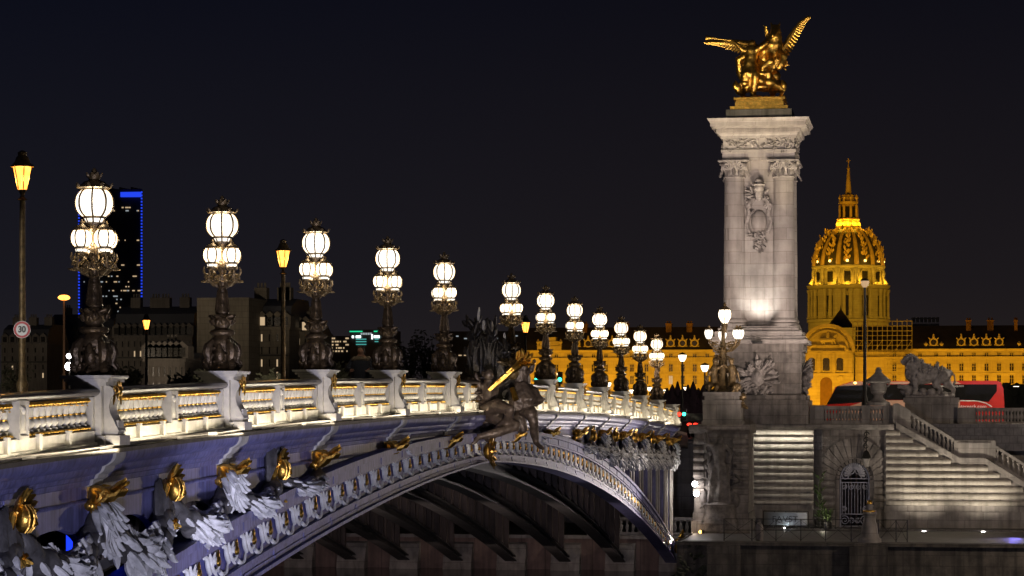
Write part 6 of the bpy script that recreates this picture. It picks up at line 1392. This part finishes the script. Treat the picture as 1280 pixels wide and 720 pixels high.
sh = thing('roof_pavilion', 'pale stone parapet block on the palace roof right of the scaffolding', 'building', (fx(1158, YF + 22), YF + 22, GND)); m = MB(); m.bx(fx(1139, YF + 20), fx(1174, YF + 20), YF + 20, YF + 26, GND, fz(405, YF + 20)); 
for q in range(7): m.box((fx(1142 + 5*q, YF + 20), YF + 20.3, fz(400.5, YF + 20)), (.9, .8, fz(398, YF + 20) - fz(404.5, YF + 20)))
m.bx(fx(1139, YF + 20), fx(1174, YF + 20), YF + 19.8, YF + 21, fz(399.5, YF + 20), fz(398, YF + 20)); m.build('wall', M['lime'], sh, world=True)
# dome church
YD = 1000.0; dx = X_at(1060.5, YD); kd = 1/ppm(1060, YD); dz = lambda py: (506 - py)*kd
dm = thing('domed_church', 'golden floodlit domed church with ribbed dome, lantern and spire', 'church', (dx, YD, GND))
def ringbox(mb, r, w, h, z, n, off=0, dpt=.8):
    for i in range(n): a = off + 2*pi*i/n; mb.box((dx + r*cos(a), YD + r*sin(a), z + h/2), (dpt, w, h), a)
NS = 48
m = MB(); m.lathe([(50*kd, GND), (50*kd, dz(404)), (51.5*kd, dz(403)), (51.5*kd, dz(400)), (46.5*kd, dz(399)), (46.5*kd, dz(362))], (dx, YD, 0), NS); m.build('drum', M['lime'], dm, world=True)
m = MB(); m.lathe([(47*kd, dz(363)), (50*kd, dz(361.5)), (51.5*kd, dz(360)), (52*kd, dz(357.5)), (46*kd, dz(357))], (dx, YD, 0), NS); m.lathe([(43.5*kd, dz(337)), (45.5*kd, dz(335.5)), (45.8*kd, dz(333.5)), (43*kd, dz(333))], (dx, YD, 0), NS); m.build('cornices', M['lime'], dm, world=True)
for i in range(24):
    a = 2*pi*i/24 + pi/24*1.0 + (.05 if i % 2 else -.05); o = MB().lathe([(1.0, 0), (1.0, .5), (.75, .7), (.68, 10.2), (1.0, 10.9), (1.0, 11.6)], (dx + 48.6*kd*cos(a), YD + 48.6*kd*sin(a), dz(399)), 8)
    o.build('column', M['lime'], dm, world=True)
for i in range(12):
    a = 2*pi*i/12 - pi/2 + pi/12*0 ; m = MB()
    for (r, w, p0, p1) in ((46.6, 1.5, 396, 371),): m.box((dx + r*kd*cos(a), YD + r*kd*sin(a), (dz(p0) + dz(p1))/2), (.5, 2.6*w, dz(p1) - dz(p0)), a)
    m.build('tall_window', M['pane'], dm, world=True)
    m = MB(); m.box((dx + 42.2*kd*cos(a), YD + 42.2*kd*sin(a), (dz(354) + dz(341))/2), (.6, 2.3, dz(341) - dz(354)), a); m.build('attic_window', M['pane'], dm, world=True)
m = MB(); m.lathe([(42*kd, dz(358)), (42*kd, dz(336))], (dx, YD, 0), NS); m.build('attic', M['lime'], dm, world=True)
m = MB()
for i in range(12):
    a = 2*pi*i/12 - pi/2; u = Vector((cos(a), sin(a), 0)); s = Vector((-sin(a), cos(a), 0)); c = Vector((dx, YD, 0)) + u*42.4*kd
    m.tube([c + s*1.6*cos(q*pi/8) + Vector((0, 0, dz(342) + 1.5*sin(q*pi/8))) for q in range(9)], .35, 5)
    b = a + pi/12; u = Vector((cos(b), sin(b), 0)); c = Vector((dx, YD, 0)) + u*43.2*kd; m.tube([c + Vector((0, 0, dz(337))), c + u*.5 + Vector((0, 0, dz(342))), c + u*.3 + Vector((0, 0, dz(348))), c + u*1.6 + Vector((0, 0, dz(356)))], [.8, .7, .6, .9], 6)
    m.lathe([(.6, 0), (.4, .8), (.7, 1.6), (.1, 3)], c + Vector((0, 0, dz(333))), 7)
m.build('buttresses', M['lime'], dm, world=True)
dprof = [(43*kd, 333), (42.2*kd, 325), (40.2*kd, 317), (37*kd, 309), (32.5*kd, 301), (26.5*kd, 294), (19*kd, 288.5), (14*kd, 286)]
m = MB(); m.lathe([(r, dz(p)) for r, p in dprof], (dx, YD, 0), NS); dome = m.build('dome', M['lead'], dm, world=True)
for i in range(12):
    a = 2*pi*i/12 - pi/2 + pi/12; m = MB(); m.tube([(dx + (r + .1)*cos(a), YD + (r + .1)*sin(a), dz(p)) for r, p in dprof], [1.0, .95, .9, .8, .7, .6, .45, .4], 6); m.build('rib', M['domegold'], dome, world=True)
    a += pi/12; m = MB()
    for j, (r, p) in enumerate(dprof[:6]):
        if j == 0: continue
        for q in range(7): m.petal((dx + (r + .2)*cos(a + random.uniform(-.07, .07)), YD + (r + .2)*sin(a + random.uniform(-.07, .07)), dz(p) + random.uniform(-1.5, 1.5)), (random.uniform(-.6, .6), random.uniform(-.6, .6), 1), (cos(a), sin(a), .3), 1.8, 1.0, .5)
    m.build('gilt_trophy', M['domegold'], dome, world=True)
    b = a; q = MB(); q.ball((dx + 43.5*kd*cos(b), YD + 43.5*kd*sin(b), dz(328)), .0 + .5, 8, 6); q.build('dome_lamp', M['amber'], dome, world=True)
m = MB(); m.lathe([(15*kd, dz(286)), (15*kd, dz(283)), (13.5*kd, dz(282)), (13*kd, dz(276)), (14.5*kd, dz(275)), (14.5*kd, dz(273.5)), (8.5*kd, dz(273)), (8.5*kd, dz(256)), (12*kd, dz(255)), (12*kd, dz(252.5)), (8*kd, dz(251)), (7*kd, dz(245)), (8.5*kd, dz(244)), (4*kd, dz(242)), (1.4*kd, dz(212)), (2.4*kd, dz(211)), (1*kd, dz(209)), (.4*kd, dz(203))], (dx, YD, 0), 16)
for i in range(8):
    a = i*pi/4 + .3; c = Vector((dx + 11*kd*cos(a), YD + 11*kd*sin(a), dz(273))); m.lathe([(.55, 0), (.45, 5.2)], c, 7); m.lathe([(.5, 0), (.3, .8), (.6, 1.6), (.1, 2.8)], (dx + 11*kd*cos(a), YD + 11*kd*sin(a), dz(252.5)), 7)
    m.lathe([(.6, 0), (.5, 1), (.1, 2.2)], (dx + 14*kd*cos(a), YD + 14*kd*sin(a), dz(283)), 7)
m.bx(dx - 2.6*kd, dx + 2.6*kd, YD - .15, YD + .15, dz(201.5), dz(200.7)); m.bx(dx - .2, dx + .2, YD - .15, YD + .15, dz(203.5), dz(198))
m.build('lantern_spire', M['domegold'], dm, world=True)
m = MB()
for i in range(8): a = i*pi/4 + .3 + pi/8; m.box((dx + 8.4*kd*cos(a), YD + 8.4*kd*sin(a), dz(265)), (.5, 1.6, 4.2), a)
m.build('lantern_openings', M['pane'], dm, world=True)
GOLDL = (1, .52, .025)
for i, a in enumerate((-2.6, -1.9, -1.2, -.5)):
    r = 75; spot((dx + r*cos(a), YD + r*sin(a), dz(402)), (dx, YD, dz(350)), 38000, GOLDL, 70, .8, 1.5)
for i in range(9): a = -pi + pi*i/8; point((dx + 49.5*kd*cos(a), YD + 49.5*kd*sin(a), dz(355)), 900, GOLDL, .5); point((dx + 15.5*kd*cos(a), YD + 15.5*kd*sin(a), dz(280)), 420, GOLDL, .4)
spot((dx - 45, YD - 60, dz(345)), (dx, YD, dz(270)), 60000, GOLDL, 50, .7, 1); spot((dx + 45, YD - 60, dz(345)), (dx, YD, dz(270)), 60000, GOLDL, 50, .7, 1)
# ================================================================== TOWN ON THE LEFT
YT = 2700.0; kt = 1/ppm(136, YT); t = thing('office_tower', 'dark high-rise tower edged with blue lights, a few windows lit', 'tower', (X_at(136, YT), YT, GND)); tx = lambda px: (px - 136)*kt; tz = lambda py: (506 - py)*kt - GND
m = MB(); m.prism([(tx(97), 0), (tx(176), 10), (tx(176) - 20, 60), (tx(110) - 22, 62), (tx(97) - 15, 40)], 0, tz(236), 'XY'); m.build('tower_body', M['tower'], t)
tower_y = lambda px: 10*(px - 97)/79
def dots(px0, y0, y1, n): 
    m = MB()
    for i in range(n): py = y0 + (y1 - y0)*i/(n - 1); m.bx(tx(px0) - .7, tx(px0) + .7, tower_y(px0) - 2, tower_y(px0) - .4, tz(py) - .9, tz(py) + .9)
    return m.build('blue_light_string', M['blueled'], t)
dots(97.5, 240, 396, 40); dots(175.5, 240, 386, 38); dots(115, 380, 400, 6); dots(113, 300, 398, 14)
MB().bx(tx(150), tx(175), 3, 9.5, tz(246), tz(240)).build('blue_top_band', M['blueled'], t); MB().bx(tx(98), tx(103), -1.5, -.4, tz(246), tz(239)).build('blue_top_band', M['blueled'], t)
for (a, b, py) in ((130, 174, 238),): 
    m = MB()
    for q in range(9): m.bx(tx(a + 5*q), tx(a + 5*q + 2), 12, 20, tz(237), tz(233 + q % 3))
    m.build('roof_plant', M['tower'], t)
rnd = random.Random(31)
for q in range(95):
    px = rnd.uniform(100, 172); py = rnd.choice((259, 263, 300, 331, 345, 352, 358, 363, 370, 374, 379, 384, 389)); w = rnd.choice((.7, 1, 1.4, 2, 3.5))
    MB().bx(tx(px), tx(min(174, px + w)), tower_y(px) - 1.6, tower_y(px) - .2, tz(py + .8), tz(py - .6)).build('lit_window', M['litwin' if rnd.random() < .7 else 'litwinc'], t)
def house(px0, px1, ytop, Y, label, cat='building', name='town_house', wall='hausdark', roofh=14, rows=3, wgap=11, wsize=(3.2, 7), lit=.06, dormers=True, ybase=500, depth_=14, chim=3, seed=1, lower=0, pal_=None):
    rnd = random.Random(seed); k = 1/ppm((px0 + px1)/2, Y); b = P((px0 + px1)/2, ybase, Y); t = thing(name, label, cat, (b.x, Y, GND)); hw = (px1 - px0)/2*k; z = lambda py: (506 - py)*k - GND
    pc = (px0 + px1)/2; ze_ = z(ytop + roofh)
    MB().bx(-hw, hw, 0, depth_, 0, ze_).build('wall', M[wall], t)
    if roofh:
        m = MB(); m.bx(-hw - .2, hw + .2, -.3, depth_, ze_ + .002, ze_ + .4); m.build('cornice', M[wall], t)
        m = MB(); m.prism([(-.1, ze_ + .4), (1.6, z(ytop + roofh*.25)), (4.5, z(ytop)), (depth_ - 3, z(ytop)), (depth_, ze_ + .4)], -hw, hw, 'YZ'); rf = m.build('roof', M['zinc'], t)
        for q in range(chim): x = -hw + 2*hw*(q + .5)/chim + rnd.uniform(-1, 1); m = MB(); m.bx(x - .9, x + .9, 4, 5.5, z(ytop) - 1, z(ytop) + 1.6); [m.lathe([(.18, 0), (.15, .7)], (x + e*.5, 4.7, z(ytop) + 1.6), 6) for e in (-1, 0, 1)]; m.build('chimney', M[wall], rf)
    n = int((px1 - px0)/wgap)
    for r in range(rows):
        for i in range(n):
            x = -hw + 2*hw*(i + .5)/n; zc = ze_ - (r + .65)*wsize[1]*1.75*k; w, h = wsize[0]*k, wsize[1]*k
            if zc < 4: continue
            m = MB(); m.bx(x - w/2 - .12, x + w/2 + .12, -.12, .05, zc + h/2, zc + h/2 + .15); m.bx(x - w/2 - .12, x + w/2 + .12, -.16, .05, zc - h/2 - .12, zc - h/2)
            for e in (-1, 1): m.bx(x + e*w/2 - .06, x + e*w/2 + .06, -.1, .05, zc - h/2, zc + h/2)
            o = m.build('window', M[wall], t); l = rnd.random() < lit
            MB().bx(x - w/2, x + w/2, -.04, .03, zc - h/2, zc + h/2).build('pane', M['litwin'] if l else M['pane'], o)
        if r == 1: MB().bx(-hw, hw, -.5, .0, ze_ - (r + 1.12)*wsize[1]*1.75*k, ze_ - (r + 1.12)*wsize[1]*1.75*k + .25).build('balcony', M['iron'], t)
    if roofh and dormers:
        for i in range(n):
            x = -hw + 2*hw*(i + .5)/n; zz = ze_ + .4; m = MB(); m.prism([(x - .8, zz), (x + .8, zz), (x + .8, zz + 1.5), (x, zz + 2.2), (x - .8, zz + 1.5)], -.05, 2.5, 'XZ'); o = m.build('dormer', M[wall], rf); MB().bx(x - .45, x + .45, -.12, -.052, zz + .2, zz + 1.35).build('pane', M['litwin'] if rnd.random() < lit else M['pane'], o)
    return t
house(140, 242, 382, 420, 'dark mansard townhouse row behind the orange riverside lamp', roofh=40, rows=4, wgap=7.5, wsize=(2.6, 7), seed=2, lit=.05, chim=4)
house(180, 232, 440, 300, 'low dark pavilion with tall narrow windows under the townhouse row', roofh=12, rows=2, wgap=7, wsize=(3, 11), seed=3, lit=0, chim=1)
house(0, 60, 405, 520, 'dim townhouse at the far left edge behind the speed sign', roofh=26, rows=4, wgap=9, wsize=(2.6, 6), seed=5, lit=.02)
house(58, 142, 392, 560, 'dim townhouse block below the blue-edged tower', roofh=30, rows=4, wgap=9, wsize=(2.6, 6), seed=6, lit=.05)
g_ = house(245, 312, 372, 330, 'blank pale gable wall building behind the second candelabrum', wall='haus', roofh=0, rows=0, seed=7)
house(312, 362, 372, 336, 'pale apartment building with a steep mansard roof beside the blank gable', wall='haus', roofh=40, rows=4, wgap=8.5, wsize=(3, 9), seed=8, lit=.20, chim=3)
house(362, 386, 402, 342, 'narrower lower pale apartment house right of the mansard building', wall='haus', roofh=16, rows=4, wgap=8, wsize=(3, 8), seed=9, lit=.25, chim=1)
def block(px0, px1, ytop, Y, label, name, cat='building'):
    k = 1/ppm((px0 + px1)/2, Y); x = X_at((px0 + px1)/2, Y); t = thing(name, label, cat, (x, Y, GND)); hw = (px1 - px0)/2*k
    MB().bx(-hw, hw, 0, 25, 0, (506 - ytop)*k - GND).build('wall', M['tower'], t); return t, k, hw, (lambda px: (px - (px0 + px1)/2)*k), (lambda py: (506 - py)*k - GND)
t, k, hw, bx_, bz_ = block(404, 438, 420, 900, 'dark office block with rows of small warm lit windows', 'office_block'); rnd = random.Random(17)
for q in range(44): px = rnd.uniform(405, 435); py = rnd.choice((423, 427, 431, 435, 439)); MB().bx(bx_(px), bx_(px + rnd.uniform(.8, 2.4)), -.6, -.02, bz_(py + .9), bz_(py - .9)).build('lit_window', M['litwin'], t)
t, k, hw, bx_, bz_ = block(437, 483, 412, 860, 'low office building outlined in green neon with white signs on its roof', 'neon_building')
for a, b in ((437, 453), (468, 482)): MB().bx(bx_(a), bx_(b), -.8, -.1, bz_(415), bz_(413.6)).build('green_neon', M['greenneon'], t)
for a, b, c, d in ((445, 451, 419.5, 422.5), (468, 475, 419.5, 422.5), (440, 442, 419.5, 422.5), (465, 466.3, 418, 424)): MB().bx(bx_(a), bx_(b), -.8, -.1, bz_(d), bz_(c)).build('white_sign', M['whiteneon'], t)
for a, b, c in ((445, 458, 424), (445, 458, 427), (445, 458, 430.5), (469, 481, 424), (469, 481, 427)): MB().bx(bx_(a), bx_(b), -.6, -.1, bz_(c + .6), bz_(c - .6)).build('cyan_window', M['cyanwin'], t)
for q in range(5): MB().bx(bx_(451 + 3*q), bx_(453 + 3*q), -.6, -.1, bz_(418.5), bz_(416)).build('lit_window', M['litwinc'], t)
t, k, hw, bx_, bz_ = block(558, 672, 414, 1000, 'long dark building with thin lit strips of windows behind the seaweed sculpture', 'office_block'); rnd = random.Random(18)
for q in range(22): px = rnd.uniform(560, 668); py = rnd.choice((420, 423, 444)); MB().bx(bx_(px), bx_(px + rnd.uniform(1, 5)), -.6, -.02, bz_(py + .7), bz_(py - .6)).build('lit_window', M['litwinc' if py < 440 else 'litwin'], t)
def tree(px, ytop, Y, w, label, n, seed, group='trees along the far bank'):
    rnd = random.Random(seed); k = 1/ppm(px, Y); b = P(px, 510, Y); H = (506 - ytop)*k - GND; t = thing('bare_tree', label, 'tree', (b.x, Y, GND), group)
    m = MB(); m.tube([(0, 0, 0), (.1, 0, H*.25), (-.1, .1, H*.45)], [.35, .26, .18], 7); W_ = w*k/2; tips = []
    for q in range(26):
        a = rnd.uniform(0, 2*pi); r = W_*rnd.uniform(.4, 1); z = H*rnd.uniform(.5, 1)*(1 - .12*r/W_); p = Vector((r*cos(a), r*sin(a), z)); s = Vector((0, 0, H*rnd.uniform(.25, .5))); mid = s.lerp(p, .5) + Vector((0, 0, H*.05))
        m.tube([s, mid, p], [.12, .07, .02], 4); tips += [mid.lerp(p, rnd.random()) for _ in range(5)]
    m.build('trunk', M['bark'], t)
    m = MB()
    for q in range(n): p = rnd.choice(tips) + Vector((rnd.gauss(0, W_*.16), rnd.gauss(0, W_*.16), rnd.gauss(0, W_*.14))); m.petal(p, (rnd.uniform(-1, 1), rnd.uniform(-1, 1), rnd.uniform(-.5, 1)), (rnd.uniform(-1, 1), -1, 0), rnd.uniform(.35, .8), .25, .2)
    m.build('crown', M['leaf'], t)
for i, (px, yt, Y, w, lb) in enumerate(((512, 412, 430, 34, 'dark bushy tree just left of the candelabrum by the seaweed sculpture'), (532, 404, 440, 40, 'tallest dark tree rising between the two candelabra left of the sculpture'), (548, 418, 425, 26, 'small dark tree directly behind the candelabrum nearest the sculpture'),
    (402, 448, 320, 26, 'low dark tree at the foot of the third candelabrum'), (425, 446, 325, 30, 'low dark tree under the office block with warm windows'), (255, 455, 270, 26, 'low dark tree below the blank gable, left side'), (225, 458, 262, 30, 'low dark tree right of the riverside orange lamp'),
    (160, 452, 265, 34, 'dark tree between the nearest candelabrum and the riverside lamp'), (280, 452, 285, 34, 'low dark tree behind the second candelabrum base'), (335, 455, 290, 36, 'low dark tree before the mansard building, left of the orange lamp'), (20, 448, 400, 40, 'dim tree at the far left edge under the townhouse'))):
    tree(px, yt, Y, w, lb, 380, 50 + i)
for (lx, ly, tx_, ty_, w_) in ((-72, 262, -88, 332, 35100), (-110, 260, -128, 332, 25740), (-105, 215, -118, 300, 10530), (-140, 330, -165, 420, 35100), (-185, 420, -215, 540, 30420)):  # added fills that lift the house fronts, no floodlights stand there
    spot((lx, ly, 2), (tx_, ty_, 13), w_, (1, .80, .58), 80, .9, 2)
